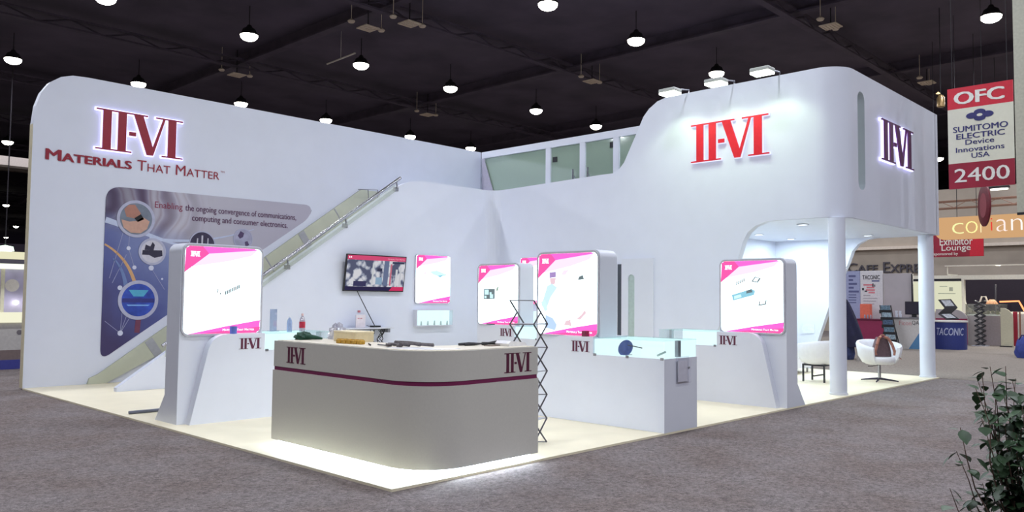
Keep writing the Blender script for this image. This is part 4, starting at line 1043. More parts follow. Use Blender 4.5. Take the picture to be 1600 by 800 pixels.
stext('lettering', 'OFC', WT_, .10, .83, .78, .125, bold=.035)
stext('number', '2400', WT_, .09, .06, .84, .135, bold=.01)
stext('lettering', 'SUMITOMO', SNAVY, .08, .555, .84, .058, bold=.02)
stext('lettering', 'ELECTRIC', SNAVY, .13, .485, .74, .055, bold=.02)
stext('lettering', 'Device', SNAVY, .27, .425, .44, .05, bold=.012)
stext('lettering', 'Innovations', SNAVY, .12, .355, .74, .05, bold=.012)
stext('lettering', 'USA', SNAVY, .36, .29, .28, .05, bold=.012)
mb = MB()
g = lambda a, b, c=0: fr(a, b, c)
for cx, cy, rx, ry in ((.5, .735, .09, .028), (.5, .675, .09, .028), (.38, .705, .09, .03), (.62, .705, .09, .03)):
    mb.prism(arc(cx, cy, rx, 0, 345, 23, ry), g, .002, .006)
mb.prism([(.36, .705), (.5, .66), (.64, .705), (.5, .75)], g, .002, .0065); obj('emblem', mb, SNAVY, t, world=True)
mb = MB(); mb.prism(arc(.5, .705, .045, 0, 345, 23, .014), g, .0066, .009); obj('emblem_center', mb, PAPER, t, world=True)
for a in (.08, .92):
    mb = MB(); p = fr(a, 1); mb.tube([p, (p.x, p.y, 11.0)], .006, 5); obj('hanging_wire', mb, CABLE, t, world=True)

# glowing tan sign
CX = 25
t = thing('glowing_sign', 'wide glowing tan sign with pale neon letters hanging beyond the booth', 'illuminated sign', (CX, 2, 3.6))
a0, z1 = px(1463, 341, CX); z1 = 4.30; z0 = 3.57; yR = -2.0
o = [(yR, z0), (yR, z1), (3.25, z1)]+arc(3.25-.28, z0+.28, .28, 0, -90, 8)
mb = MB(); mb.prism(o, YZ, CX, CX+.15); obj('panel', mb, E('sign_tan_glow', (226, 178, 128), .85), t, world=True)
fr = frame((CX, 0, 0), (0, -1, 0))
for ch, c, xa, xb, ya, yb in (('c', (240, 240, 170), 1488, 1506, 349, 365), ('o', (250, 240, 160), 1509, 1528, 346, 364), ('r', (250, 232, 180), 1532, 1540, 346, 363), ('i', (222, 70, 60), 1548, 1551, 341, 360), ('a', (255, 232, 226), 1557, 1575, 343, 361), ('n', (255, 246, 240), 1580, 1598, 342, 359)):
    y_, zz1 = px(xa, ya, CX); y2, zz0 = px(xb, yb, CX)
    text('letter_'+ch, ch, E('neon_%d' % c[2], c, 1.1), fr, -y_, zz0, w=y_-y2, h=zz1-zz0, parent=t, world=True, off=.02, bold=-.02, depth=.02)
for y in (2.6, -.5):
    mb = MB(); mb.tube([(CX+.07, y, z1), (CX+.07, y, 11.0)], .01, 5); obj('hanging_wire', mb, CABLE, t, world=True)
EX = 27.5
t = thing('lounge_sign', 'dark red lounge sign hanging behind the glowing tan sign', 'hanging sign', (EX, 3, 3.2))
yl, zt = px(1452, 358, EX); yr, zb = px(1537, 400, EX)
mb = MB(); mb.box(EX, EX+.05, yr, yl, zb, zt); obj('board', mb, SIGNMAR, t, world=True)
mb = MB(); mb.box(EX-.002, EX-.0005, yr, yr+(yl-yr)*.25, zb, zt); obj('red_edge', mb, SIGNRED, t, world=True)
fr = frame((EX, 0, 0), (0, -1, 0))
for s, xa, xb, ya, yb in (('Exhibitor', 1468, 1520, 372, 382), ('Lounge', 1471, 1517, 383, 393.5), ('sponsored by', 1459, 1497, 395, 399.5)):
    y_, zz1 = px(xa, ya, EX); y2, zz0 = px(xb, yb, EX); text('lettering', s, WT_, fr, -y_, zz0, w=y_-y2, h=zz1-zz0, parent=t, world=True, bold=.01)
for y in (yl-.2, yr+.2):
    mb = MB(); mb.tube([(EX+.02, y, zt), (EX+.02, y, 11.0)], .01, 5); obj('hanging_wire', mb, CABLE, t, world=True)
DX = 21
t = thing('round_sign', 'dark red round sign hanging edge-on in front of the glowing tan sign', 'hanging sign', (DX, .9, 3.5))
y_, z_ = px(1538, 321, DX); 
m4 = Matrix.Translation((DX, y_, z_)) @ Matrix.Rotation(math.atan2(DX-CAM.x, -(y_-CAM.y))+R(14), 4, 'Z') @ Matrix.Rotation(R(90), 4, 'Y')
mb = MB(); mb.lathe([(0, -.03), (.56, -.03), (.58, -.02), (.58, .02), (.56, .03), (0, .03)], n=40); mb.bm.transform(m4); obj('disc', mb, M('disc_maroon', (104, 26, 40), .5, var=.15), t, world=True, smooth=40)
mb = MB(); mb.lathe([(0, .031), (.34, .031), (.34, .034), (0, .034)], n=30); mb.lathe([(0, -.034), (.34, -.034), (.34, -.031), (0, -.031)], n=30); mb.bm.transform(m4); obj('emblem_patch', mb, M('disc_rose', (146, 70, 80), .5), t, world=True)
mb = MB(); mb.tube([(DX, y_, z_+.57), (DX, y_, 11.0)], .008, 5); obj('hanging_wire', mb, CABLE, t, world=True)
# pale banner at the very edge of the picture
BX = 15.5
t = thing('hanging_banner', 'tall pale banner hanging at the right edge, beside the stand number sign', 'banner', (BX, -1.6, 3.6))
ya, zz = px(1583, 60, BX); zb = px(1592, 332, BX)[1]
mb = MB(); mb.box(BX, BX+.05, ya-1.1, ya, zb, 9.4); obj('cloth', mb, M('banner_pale', (176, 176, 160), .8, var=.08), t, world=True)
mb = MB(); mb.box(BX-.01, BX+.06, ya-1.1, ya, zb-.05, zb); mb.tube([(BX+.025, ya-.1, 9.4), (BX+.025, ya-.1, 11.0)], .01, 5); obj('batten', mb, DARK, t, world=True)
# truss over the neighbouring stands
t = thing('lighting_truss', 'brownish lattice truss above the glowing tan sign', 'truss', (30, 0, 5.2))
za, zb = px(1530, 311, 30)[1], px(1530, 322, 30)[1]; TB = M('truss_brown', (150, 116, 98), .5, metal=.3)
for z in (za, zb):
    for dx in (0, .35):
        mb = MB(); mb.tube([(30+dx, 9, z), (30+dx, -12, z)], .028, 6); obj('chord', mb, TB, t, world=True)
for i in range(42):
    mb = MB(); y = 9-.5*i; mb.tube([(30, y, za if i % 2 else zb), (30, y-.5, zb if i % 2 else za)], .013, 5); obj('diagonal_brace', mb, TB, t, world=True)
for y in (8.5, 0, -8):
    mb = MB(); mb.tube([(30.17, y, za), (30.17, y, 11.0)], .012, 5); obj('hanging_wire', mb, CABLE, t, world=True)
a, z = px(1548, 297, 29.5); q = px(1575, 296, 29.5)
t = thing('strip_lamp', 'thin white strip lamp above the lattice truss', 'lamp', (29.5, a, z))
mb = MB(); mb.box(29.45, 29.55, q[0], a, z-.02, z+.04, .01, 1); obj('tube', mb, E('strip_glow', (255, 250, 240), 3), t, world=True)
mb = MB(); mb.box(29.42, 29.58, q[0]-.05, a+.05, z+.04, z+.12); mb.tube([(29.5, a-.2, z+.1), (29.5, a-.2, 11.0)], .01, 5); obj('housing', mb, DARK, t, world=True)
# lamp with gold fittings seen beside the box
p = at(1470, 158, 'X', 24)
t = thing('truss_spotlight', 'small hanging spotlight with gold highlights right of the box roof', 'spotlight', p)
mb = MB(); mb.lathe([(.09, -.2), (.12, -.18), (.12, .1), (.06, .2), (0, .22)], n=16); obj('can', mb, M('can_bronze', (150, 124, 84), .3, metal=.6), t, smooth=40)
mb = MB(); mb.lathe([(0, -.19), (.09, -.19)], n=14); mb.lathe([(0, .16), (.07, .18), (0, .24)], (.1, .1, .1), n=10); obj('lens', mb, E('can_glow', (255, 226, 160), 2), t)
mb = MB(); mb.tube([(0, 0, .2), (0, 0, 11.0-p.z)], .012, 6); obj('stem', mb, DARK, t)

# ================================================================== wall lettering of the cafe
t = thing('cafe_lettering', 'dark grey capital cafe lettering on the far taupe wall, seen under the box', 'sign', (37.9, 9, 3.0))
fr = frame((38, 0, 0), (0, -1, 0))
y_, z1 = px(1325, 412, 37.95); y2, z0 = px(1391, 427, 37.95)
LET = M('letter_charcoal', (70, 66, 74), .6)
y_, z1 = px(1324, 411.5, 37.95); y2, z0 = px(1372, 424.5, 37.95)
text('lettering', 'Cafe', LET, fr, -y_, z0, w=y_-y2, h=z1-z0, parent=t, world=True, caps=True, bold=.012, off=.05, depth=.05)
y_, z1 = px(1380, 409.5, 37.95); y2, z0 = px(1456, 425.5, 37.95)
text('lettering', 'Express', LET, fr, -y_, z0, w=y_-y2, h=z1-z0, parent=t, world=True, caps=True, bold=.012, off=.05, depth=.05)

# ================================================================== neighbouring stand seen through the lounge
def stand_box(nm, lab, cat, x0, x1, yt, X, depth, mat, zb=-.02, parts=None):
    ya, zt = px(x0, yt, X); yb, _ = px(x1, yt, X)
    t = thing(nm, lab, cat, (X, (ya+yb)/2, 0 if zb < .05 else zb))
    mb = MB(); mb.box(X, X+depth, yb, ya, zb, zt, .008, 1); obj('panel', mb, mat, t, world=True)
    return t, ya, yb, zt
def on(t, nm, X, xa, xb, ya, yb, mat, c=.004, lab=None):
    p, z1 = px(xa, ya, X); q, z0 = px(xb, yb, X); mb = MB(); mb.box(X-c, X-.0005, q, p, z0, z1); o = obj(nm, mb, mat, t, world=True)
    if lab: o['label'] = lab
    return o
def lettering(t, s, X, xa, xb, ya, yb, mat, **k):
    p, z1 = px(xa, ya, X); q, z0 = px(xb, yb, X); text('lettering', s, mat, frame((X, 0, 0), (0, -1, 0)), -p, z0, w=p-q, h=z1-z0, parent=t, world=True, off=.006, **k)
X = 25.6
t, *_ = stand_box('text_panel', 'blue-grey text panel left of the white banner in the next stand', 'panel', 1312, 1343.5, 424, X, .06, M('panel_blue_grey', (150, 156, 190), .6))
TXN = M('text_slate', (84, 88, 130), .6)
for k, (xe) in enumerate((1337, 1333, 1339, 1334, 1342)): on(t, 'text_line', X, 1326, xe, 430+6*k, 433+6*k, TXN)
for k in range(4): on(t, 'text_line', X, 1326, 1338, 460+4*k, 461.5+4*k, TXN)
t, *_ = stand_box('banner_panel', 'white banner panel with dark heading and rose print in the next stand', 'panel', 1344, 1379, 423.5, X-.02, .06, M('panel_white', (206, 204, 208), .6))
lettering(t, 'TACONIC', X-.02, 1347.5, 1375, 430, 436.5, M('text_black', (40, 40, 48), .6), bold=.02)
on(t, 'subtitle', X-.02, 1362, 1374, 438, 440, TXN)
ROSE = M('text_rose', (206, 120, 130), .6)
for k, (a, b, y) in enumerate(((1349, 1364, 444), (1354, 1366, 448), (1353, 1367, 452), (1357, 1367, 456))): on(t, 'rose_line', X-.02, a, b, y, y+2.4, ROSE)
TXB = M('text_black', (40, 40, 48), .6)
for a, b, c, d in ((1363, 1365, 443, 448), (1366, 1367.5, 444.5, 448), (1347, 1350, 450, 453.5), (1351, 1355, 454, 456)): on(t, 'dark_mark', X-.02, a, b, c, d, TXB)
for k in range(4): on(t, 'text_line', X-.02, 1349, (1360, 1371, 1369, 1366)[k], 461+4.4*k, 462.3+4.4*k, M('text_pale', (160, 156, 164), .6))
t, *_ = stand_box('partition', 'plain grey partition behind the white counter with the monitor', 'partition', 1380, 1424, 427.5, X, .06, M('partition_grey', (172, 166, 170), .6, var=.06, scale=2))
mb = MB(); ya, zt = px(1424, 428, X-.05); mb.box(X-.08, X-.02, ya-.05, ya, -.02, zt); obj('post', mb, DARK, t, world=True)
t, *_ = stand_box('maroon_counter', 'long maroon counter behind the slanted brochure rack', 'counter', 1335, 1396, 499, 24.9, .6, M('counter_maroon', (140, 36, 78), .5))
mb = MB(); ya, zt = px(1335, 499, 24.9); yb, _ = px(1396, 499, 24.9); mb.box(24.86, 25.55, yb-.02, ya+.02, zt, zt+.03); obj('counter_top', mb, M('counter_top_maroon', (112, 40, 70), .4), t, world=True)
ya, zc = px(1345.5, 499, 25.2); yb, zt = px(1361, 475, 25.2)
t = thing('orange_box', 'bright orange box standing on the maroon counter', 'box', (25.2, (ya+yb)/2, zc+.02))
mb = MB(); mb.box(25.1, 25.3, yb, ya, px(1345, 499, 24.9)[1]+.03, zt, .01, 1); obj('carton', mb, M('carton_orange', (222, 108, 84), .6), t, world=True)
for k in range(3):
    mb = MB(); y = ya-.06-.1*k; mb.lathe([(0, 0), (.025, 0), (.025, .1), (.012, .13), (0, .13)], (24.98, y-.15, zc+.045), 10); tag(obj('small_flask', mb, M('flask_grey', (150, 150, 168), .4)), 'small grey flask on the maroon counter before the orange box', 'flask', 'flasks on the maroon counter')
# slanted brochure rack
RX = 23.55
t = thing('brochure_rack', 'slanted black rack of blue brochures before the maroon counter', 'brochure rack', (RX, 4.3, -.02))
yA, zA = px(1379, 477, RX); yB, zB = px(1397, 540, RX); zB = -.02
mb = MB()
for d in (.17, -.17): mb.tube([(RX+.25, yA+d, zA), (RX-.1, yB+d, zB)], .02, 6); mb.tube([(RX+.1, (yA+yB)/2+d, (zA+zB)/2), (RX+.3, (yA+yB)/2+d-.1, zB)], .015, 6)
obj('frame', mb, BLACK, t, world=True)
for k in range(6):
    f_ = (k+.3)/6; yc = yA+(yB-yA)*f_; zc_ = zA+(zB-zA)*f_; xx = RX+.25-.35*f_
    mb = MB(); mb.box(xx-.05, xx, yc-.19, yc+.19, zc_-.2, zc_-.16); mb.box(xx-.055, xx-.05, yc-.19, yc+.19, zc_-.2, zc_-.08); obj('pocket', mb, BLACK, t, world=True)
    mb = MB(); mb.box(xx-.04, xx-.02, yc-.15, yc+.15, zc_-.16, zc_+.07); obj('brochure', mb, M('brochure_%d' % (k % 3), ((96, 122, 140), (140, 160, 172), (70, 92, 120))[k % 3], .5, var=.5, scale=25), t, world=True)
# white counter with monitor
X = 24.0
t, ya, yb, zt = stand_box('white_counter', 'white counter with a blue corner and rose lettering, carrying the monitor', 'counter', 1388, 1447, 497, X, .7, M('counter_white', (202, 198, 196), .5))
mb = MB(); mb.box(X-.04, X+.74, yb-.02, ya+.02, zt, zt+.035); obj('counter_top', mb, M('counter_top_grey', (120, 118, 124), .4), t, world=True)
p1, zz = px(1420, 546, X); mb = MB(); mb.prism([(p1, 0), (yb, 0), (yb, .86)], YZ, X-.004, X-.0005); obj('blue_corner', mb, M('corner_blue', (84, 132, 176), .5), t, world=True)
lettering(t, 'Ficon', X, 1405, 1424, 501, 508.5, M('text_rose2', (196, 130, 132), .6)); lettering(t, 'QA', X, 1425, 1436, 501, 508.5, M('text_black', (40, 40, 48), .6))
t = thing('monitor', 'black monitor standing on the white counter of the next stand', 'monitor', (X+.3, (ya+yb)/2, zt+.035))
ma, mz = px(1414, 471, X+.3); mb_, mz0 = px(1445, 492, X+.3)
mb = MB(); mb.box(X+.28, X+.33, mb_, ma, mz0, mz, .01, 1); obj('screen', mb, BLACK, t, world=True)
mb = MB(); mb.box(X+.27, X+.28, mb_+.02, ma-.02, mz0+.02, mz-.02); obj('glass', mb, M('monitor_glass', (40, 34, 48), .15), t, world=True)
mb = MB(); c = (ma+mb_)/2; mb.box(X+.3, X+.33, c-.05, c+.05, zt+.036, mz0+.02); mb.box(X+.2, X+.45, c-.15, c+.15, zt+.036, zt+.05); obj('stand', mb, BLACK, t, world=True)
for k in range(2):
    y_ = px(1401+6*k, 490, X+.2)[0]; mb = MB(); mb.lathe([(0, 0), (.035, 0), (.045, .11), (.04, .11), (.032, .01), (0, .01)], (X+.2, y_, zt+.036), 12); mb.lathe([(.0, .0), (.034, 0), (.044, .10)], (X+.2, y_+.01, zt+.146), 12)
    tag(obj('white_cup', mb, WHITE2, smooth=40), 'white paper cup stacked beside the monitor on the white counter', 'cup', 'paper cups beside the monitor')
# dark draped shape behind the front column
t = thing('draped_cloth', 'dark navy cloth draped over a stand just behind the front column', 'cloth', (17.9, 3.3, -.02))
def drape(u, v):
    a = 2*PI*u; z = .32+1.25*v; w = .62*(1-v)**.8+.1; k = 1+.07*math.sin(7*a+4*v)
    return Vector((17.9+.8*w*k*math.cos(a)*.7, 3.48-.10*(1-v)+w*k*.62*math.sin(a), z))
mb = MB(); mb.grid(40, 12, drape, closeu=True); mb.bm.faces.new([mb.bm.verts.new(drape(i/40, 1)) for i in range(40)]); bmesh.ops.remove_doubles(mb.bm, verts=mb.bm.verts, dist=.0005)
obj('cloth', mb, M('cloth_navy', (34, 34, 62), .9, var=.2, scale=8), t, world=True, smooth=50)
mb = MB(); lump(mb, (17.75, 3.42, -.02), (.22, .24, .55), 4, 28, .1); obj('bundle', mb, M('bundle_blue_grey', (66, 76, 120), .9, var=.35, scale=14), t, world=True, smooth=50)
mb = MB(); mb.tube([(17.9, 3.42, -.02), (17.9, 3.42, 1.5)], .025, 8); obj('pole', mb, DARK, t, world=True)
mb = MB(); mb.tube([(17.3, 2.9, -.02), (17.3, 2.88, .45)], .05, 8); tag(obj('pale_post', mb, M('post_pale', (172, 166, 160), .6)), 'short pale post beside the draped navy cloth', 'post')

# ================================================================== stands right of the far column
X = 31.0
LWH = M('stand_wall_white', (226, 222, 206), .5)
t = thing('stand_wall', 'pale stand wall with lit panel and dark rounded opening, right of the far column', 'stand wall', (X, 3, -.02))
yL = px(1424, 440, X)[0]; yW, zB_ = px(1507, 486, X); zT = px(1507, 437, X)[1]; zH = px(1507, 430, X)[1]; yE = -4
r = .45
o = [(yE, -.02), (yL, -.02), (yL, zH), (yE, zH)]
h = [(yE+.1, zB_)]+[(yW-r, zB_)]+arc(yW-r, zB_+r, r, -90, 0, 8)+[(yW, zT), (yE+.1, zT)]
mb = MB(); mb.prism([o, h], YZ, X, X+.2); obj('wall_panel', mb, LWH, t, world=True)
on(t, 'dark_header', X, 1424, 1502, 436, 439, DARK)
ya, z1 = px(1424, 440.5, X); yb, z0 = px(1503, 487, X); mb = MB(); mb.box(X-.02, X-.001, yb, ya, z0, z1); obj('lit_panel', mb, E('lit_panel_cream', (236, 236, 206), .85), t, world=True)
PT = M('print_grey_green', (190, 196, 172), .6)
for a, b, c, d in ((1466, 1493, 458, 459.3), (1483, 1489, 449, 455), (1468, 1480, 447, 448)): on(t, 'print', X-.02, a, b, c, d, PT)
mb = MB(); mb.box(X+2.4, X+2.5, yE, yW+2.5, -.02, zH-.03); obj('dark_backdrop', mb, M('backdrop_dark', (52, 44, 54), .9), t, world=True)
mb = MB(); mb.box(X-.06, X-.002, yE, px(1424, 490, X)[0], -.02, px(1500, 489, X)[1]); obj('plinth_board', mb, M('plinth_grey', (160, 152, 150), .7), t, world=True)
sl = bpy.data.lights.new('stand_light', 'AREA'); sl.shape = 'RECTANGLE'; sl.size = 3.4; sl.size_y = .12; sl.energy = 110; sl.color = (1, .96, .82)
lo = bpy.data.objects.new('stand_lamp_light', sl); COL.objects.link(lo); lo.parent = t; lo.location = ROOT[t.name].inverted() @ Vector((X-1.2, 2.5, zH+.28)); lo.rotation_euler = (0, R(28), 0)
mb = MB(); mb.box(X-1.25, X-1.15, .7, 4.3, zH+.30, zH+.34); mb.box(X-1.2, X+.1, 4.2, 4.23, zH-.03, zH+.02); mb.box(X-1.22, X-1.18, 4.2, 4.23, zH, zH+.3); mb.box(X-1.2, X+.1, .8, .83, zH-.03, zH+.02); mb.box(X-1.22, X-1.18, .8, .83, zH, zH+.3); obj('lamp_bar', mb, LWH, t, world=True)
# neon line
t = thing('neon_line', 'bent orange neon line glowing in the dark opening', 'neon light', (X+.6, 2, 1.6))
q = [at(1562, 471.5, 'X', X+.6), at(1592, 470.5, 'X', X+.6), at(1601, 486, 'X', X+.6)]
mb = MB(); mb.tube(q, .035, 6); obj('tube', mb, E('neon_orange', (255, 150, 96), 2.2), t, world=True)
mb = MB(); mb.tube([q[0], (X+2.3, q[0].y, q[0].z)], .015, 6); mb.tube([q[2], (X+2.3, q[2].y, q[2].z)], .015, 6); obj('holder', mb, DARK, t, world=True)
# blue round counter
X = 25.4
ya, zt = px(1457, 503, X); yb, _ = px(1510, 503, X); yc = (ya+yb)/2; rr = (ya-yb)/2; zt = px(1480, 501, X-rr)[1]
t = thing('round_counter', 'round blue counter with white top and pale lettering beside the far column', 'counter', (X, yc, -.02))
mb = MB(); mb.lathe([(rr, -.02), (rr, zt-.05)], (X, yc, 0), 40); obj('drum', mb, M('drum_blue', (44, 56, 124), .5), t, world=True, smooth=40)
mb = MB(); mb.lathe([(rr*1.07, zt-.05), (rr*1.07, zt), (0, zt+.002)], (X, yc, 0), 40); obj('top', mb, M('counter_top_white', (222, 220, 216), .4), t, world=True)
vd = math.atan2(CAM.y-yc, CAM.x-X)
cyl = lambda a, b, c=0: Vector((X+(rr+c)*math.cos(vd+a/rr), yc+(rr+c)*math.sin(vd+a/rr), b))
text('lettering', 'TACONIC', M('letter_pale_blue', (182, 190, 216), .5), cyl, -.40, px(1480, 524, X-rr)[1], w=.86, h=.24, parent=t, world=True, off=.008, shear=.2, bold=.015)
0 and text('lettering', 'booth line', M('letter_mid_blue', (110, 120, 170), .5), cyl, .10, px(1480, 529, X-rr)[1], w=.45, h=.08, parent=t, world=True, off=.008) if False else None
t = thing('leaflet_holder', 'folding dark leaflet holder standing on the round blue counter', 'leaflet holder', (X, yc+.15, zt))
def P3(x, y): return at(x, y, 'X', X-.1)
z_ = zt+.004
for (a, b) in (((1466, 469), (1476, 482)), ((1476, 482), (1466, 491)), ((1466, 491), (1479, 500))):
    p, q = P3(*a), P3(*b); s = Vector((.18, -.34, .02))
    if q.z < z_: q.z = z_
    mb = MB(); up = Vector((.0, 0, .02)); mb.quad(p, q, q+s, p+s); mb.quad(p+up, q+up, q+s+up, p+s+up); mb.quad(p, q, q+up, p+up); mb.quad(p+s, q+s, q+s+up, p+s+up)
    obj('leaf_shelf', mb, DARK, t, world=True)
    mb = MB(); k = Vector((-.012, 0, .012)); c = p+(q-p)*.15; d = p+(q-p)*.85; mb.quad(c+s*.15+k+up, d+s*.15+k+up, d+s*.85+k+up, c+s*.85+k+up); obj('leaflet', mb, M('leaflet_pale', (176, 180, 186), .5, var=.3, scale=20), t, world=True)
# maroon partition with rounded grey top
X = 28.6
def rounded(nm, lab, cat, x0, x1, yt, X, mat, r, both=False, zb=-.02):
    ya, zt = px(x0, yt, X); yb, _ = px(x1, yt, X)
    t = thing(nm, lab, cat, (X, (ya+yb)/2, zb))
    o = [(yb, zb), (ya, zb), (ya, zt)]+[(q[0], q[1]) for q in arc(yb+r, zt-r, r, 90, 180, 8)]
    mb = MB(); mb.prism(o, YZ, X, X+.08); obj('board', mb, mat, t, world=True); return t
t = rounded('rounded_partition', 'low partition with rounded grey top and maroon lower half behind the round blue counter', 'partition', 1462, 1512, 483, X, M('partition_grey', (172, 166, 170), .6), .45)
ya, zt = px(1462, 497, X); yb, _ = px(1511.5, 497, X); mb = MB(); mb.box(X-.02, X-.001, yb, ya, 0, zt); obj('maroon_panel', mb, M('counter_maroon', (140, 36, 78), .5), t, world=True)
X = 30.1
t, *_ = stand_box('low_wall', 'low grey stand wall with a faint round emblem, left of the zigzag rack', 'low wall', 1509, 1546, 487.5, X, .1, M('low_wall_grey', (158, 150, 150), .6))
mb = MB(); p, z_ = px(1516, 501, X); mb.prism([arc(p, z_, .09, 0, 345, 23), arc(p, z_, .06, 0, 345, 23)], YZ, X-.004, X-.0005); mb.box(X-.004, X-.0005, p-.32, p-.14, z_-.03, z_+.03); obj('emblem', mb, M('emblem_grey', (118, 112, 116), .6), t, world=True)
# show case pedestal
X = 28.8
t = thing('show_case', 'grey pedestal show case with lit glass top, right of the low grey wall', 'show case', (X, 2.9, -.02))
ya, zt = px(1533, 493, X); yb, _ = px(1563, 493, X); zg = px(1533, 476, X)[1]
mb = MB(); mb.box(X, X+1.0, yb, ya, -.02, zt, .01, 1); obj('pedestal', mb, M('pedestal_grey', (150, 140, 142), .6), t, world=True)
mb = MB(); mb.box(X-.01, X+.5, ya, ya+.5, -.02, zt); obj('side_panel', mb, M('pedestal_pale', (176, 170, 170), .6), t, world=True)
mb = MB(); mb.box(X+.02, X+.98, yb+.02, ya+.45, zt+.001, zt+.03); obj('lit_floor', mb, E('case_glow', (230, 240, 240), 1.1), t, world=True)
mb = MB(); mb.box(X-.005, X+.003, yb, ya+.5, zt+.001, zg); mb.box(X-.005, X+1.0, yb, yb+.008, zt+.001, zg); mb.box(X-.005, X+1.0, ya+.492, ya+.5, zt+.001, zg); obj('glass', mb, GLASS('case_glass', (226, 226, 220), .12, .85), t, world=True)
mb = MB(); mb.box(X-.01, X+1.01, yb-.01, ya+.51, zg, zg+.02); obj('glass_lid', mb, GLASS('case_glass', (226, 226, 220), .12, .85), t, world=True)
mb = MB()
for k in range(6): mb.lathe([(0, 0), (.07, .03), (.04, .14), (0, .16)], (X+.3+.04*(k % 3), yb+.15+.16*k, zt+.031), 10)
obj('specimen', mb, M('specimen_olive', (150, 150, 120), .6, var=.4), t, world=True)
p = px(1550, 476, X+.4)[0]
t = thing('tan_dome', 'tan pleated dome on the glass lid of the far show case', 'dome', (X+.4, p, zg+.021))
mb = MB()
def pl(u, v):
    k = 1+.06*math.cos(24*PI*u); rr_ = (.19-.12*v**1.5)*k; return Vector((X+.4+rr_*math.cos(2*PI*u), p+rr_*math.sin(2*PI*u), zg+.021+.17*v))
mb.grid(72, 6, pl, closeu=True); mb.bm.faces.new([mb.bm.verts.new(pl(i/72, 1)) for i in range(72)]); bmesh.ops.remove_doubles(mb.bm, verts=mb.bm.verts, dist=.0005); obj('shade', mb, M('dome_tan', (196, 144, 102), .6), t, world=True, smooth=60)
t = thing('trestle', 'small pale trestle frame standing on the far show case', 'frame', (X+.5, px(1537, 475, X+.5)[0], zg+.021))
q = [at(1530.5, 475, 'X', X+.5), at(1534, 463.5, 'X', X+.5), at(1540, 463.5, 'X', X+.5), at(1544, 475, 'X', X+.5)]; q[0].z = q[3].z = zg+.052
mb = MB(); mb.tube(q, .03, 6); obj('bent_frame', mb, M('frame_pale', (212, 202, 188), .5), t, world=True)
# zigzag rack
X = 28.3
t = thing('zigzag_rack', 'tall dark zigzag leaflet rack before the far show case', 'leaflet rack', (X, px(1530, 534, X)[0], -.02))
zt = px(1530, 470, X)[1]; y0 = px(1530, 500, X)[0]; n = 9
for s in (-1, 1):
    for k in range(n):
        za, zb = -.01+(zt+.01)*k/n, -.01+(zt+.01)*(k+1)/n; d = .15*(1 if (k % 2 == 0) else -1)*s
        mb = MB(); mb.tube([(X, y0-d, za), (X, y0+d, zb)], .022, 6); mb.tube([(X+.25, y0-d, za), (X+.25, y0+d, zb)], .022, 6); mb.tube([(X, y0+d, zb), (X+.25, y0+d, zb)], .015, 6); obj('scissor_bar', mb, DARK, t, world=True)
mb = MB(); mb.box(X-.05, X+.3, y0-.25, y0+.25, -.02, 0); obj('base_plate', mb, M('tray_grey', (186, 188, 198), .4), t, world=True)
mb = MB(); p = at(1555.5, 478, 'X', 30.45); q = at(1555.5, 444, 'X', 30.45); mb.tube([(30.45, p.y, -.02), q], .035, 8)
t = thing('silver_pole', 'bright silver pole standing in the dark opening', 'pole', (30.45, p.y, -.02)); obj('tube', mb, CHROME, t, world=True)
mb = MB(); mb.lathe([(.2, -.02), (.2, 0), (.05, .02), (0, .02)], (30.45, p.y, 0), 16); obj('foot', mb, STEEL, t, world=True)
X = 28.55
t = rounded('pale_board', 'pale board with one rounded corner right of the far show case', 'board', 1563, 1582, 481, X, M('board_cream', (190, 186, 162), .6), .35)
mb = MB(); mb.box(X-.1, X+.2, px(1582, 527, X)[0], px(1563, 527, X)[0], -.02, .015); obj('foot', mb, DARK, t, world=True)
t, *_ = stand_box('red_board', 'narrow red board beside the pale rounded board', 'board', 1582.5, 1589, 487, 29.4, .08, SIGNMAR)
t, *_ = stand_box('brown_post', 'thin brown post at the right edge, beside the narrow red board', 'post', 1592, 1594, 487, 29.4, .08, M('post_brown', (140, 90, 72), .6))
t = thing('blue_bag', 'blue bag lying on the carpet above the plant', 'bag', (22.5, .35, -.02))
p = at(1602, 551, 'X', 22.0); mb = MB(); lump(mb, (22.4, p.y, -.02), (.3, .32, .62), 12, 28, .08); obj('body', mb, M('bag_blue', (52, 66, 140), .8, var=.2, scale=10), t, world=True, smooth=50)
mb = MB(); mb.tube([(22.2, p.y+.18, .5), (22.15, p.y+.1, .62), (22.15, p.y-.05, .62), (22.2, p.y-.12, .5)], .018, 6); obj('handle', mb, M('bag_blue_dark', (36, 44, 100), .8), t, world=True)

# ================================================================== stand at the left edge
Y = 14.0
def pz(x, y): q = at(x, y, 'Y', Y); return q.x, q.z
t = thing('lit_stand', 'brightly lit cream stand with poster at the left edge, behind the tall wall', 'stand', (.2, Y, -.02))
CW = M('stand_cream', (226, 222, 200), .6)
def lb(nm, y0, y1, mat, c0=0, c1=.3, x0=-2.6, x1=1.6, lab=None):
    z1, z0 = pz(10, y0)[1], pz(10, y1)[1]; mb = MB(); mb.box(x0, x1, Y+c0, Y+c1, max(z0, -.02), z1); o = obj(nm, mb, mat, t, world=True)
    return o
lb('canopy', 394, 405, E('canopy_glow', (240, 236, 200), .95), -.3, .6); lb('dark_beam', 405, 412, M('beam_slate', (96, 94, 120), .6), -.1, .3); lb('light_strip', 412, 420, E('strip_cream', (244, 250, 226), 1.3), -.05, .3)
P_ = lb('poster', 420, 488, M('poster_purple', (196, 190, 222), .5, var=.25, scale=2), .05, .2)
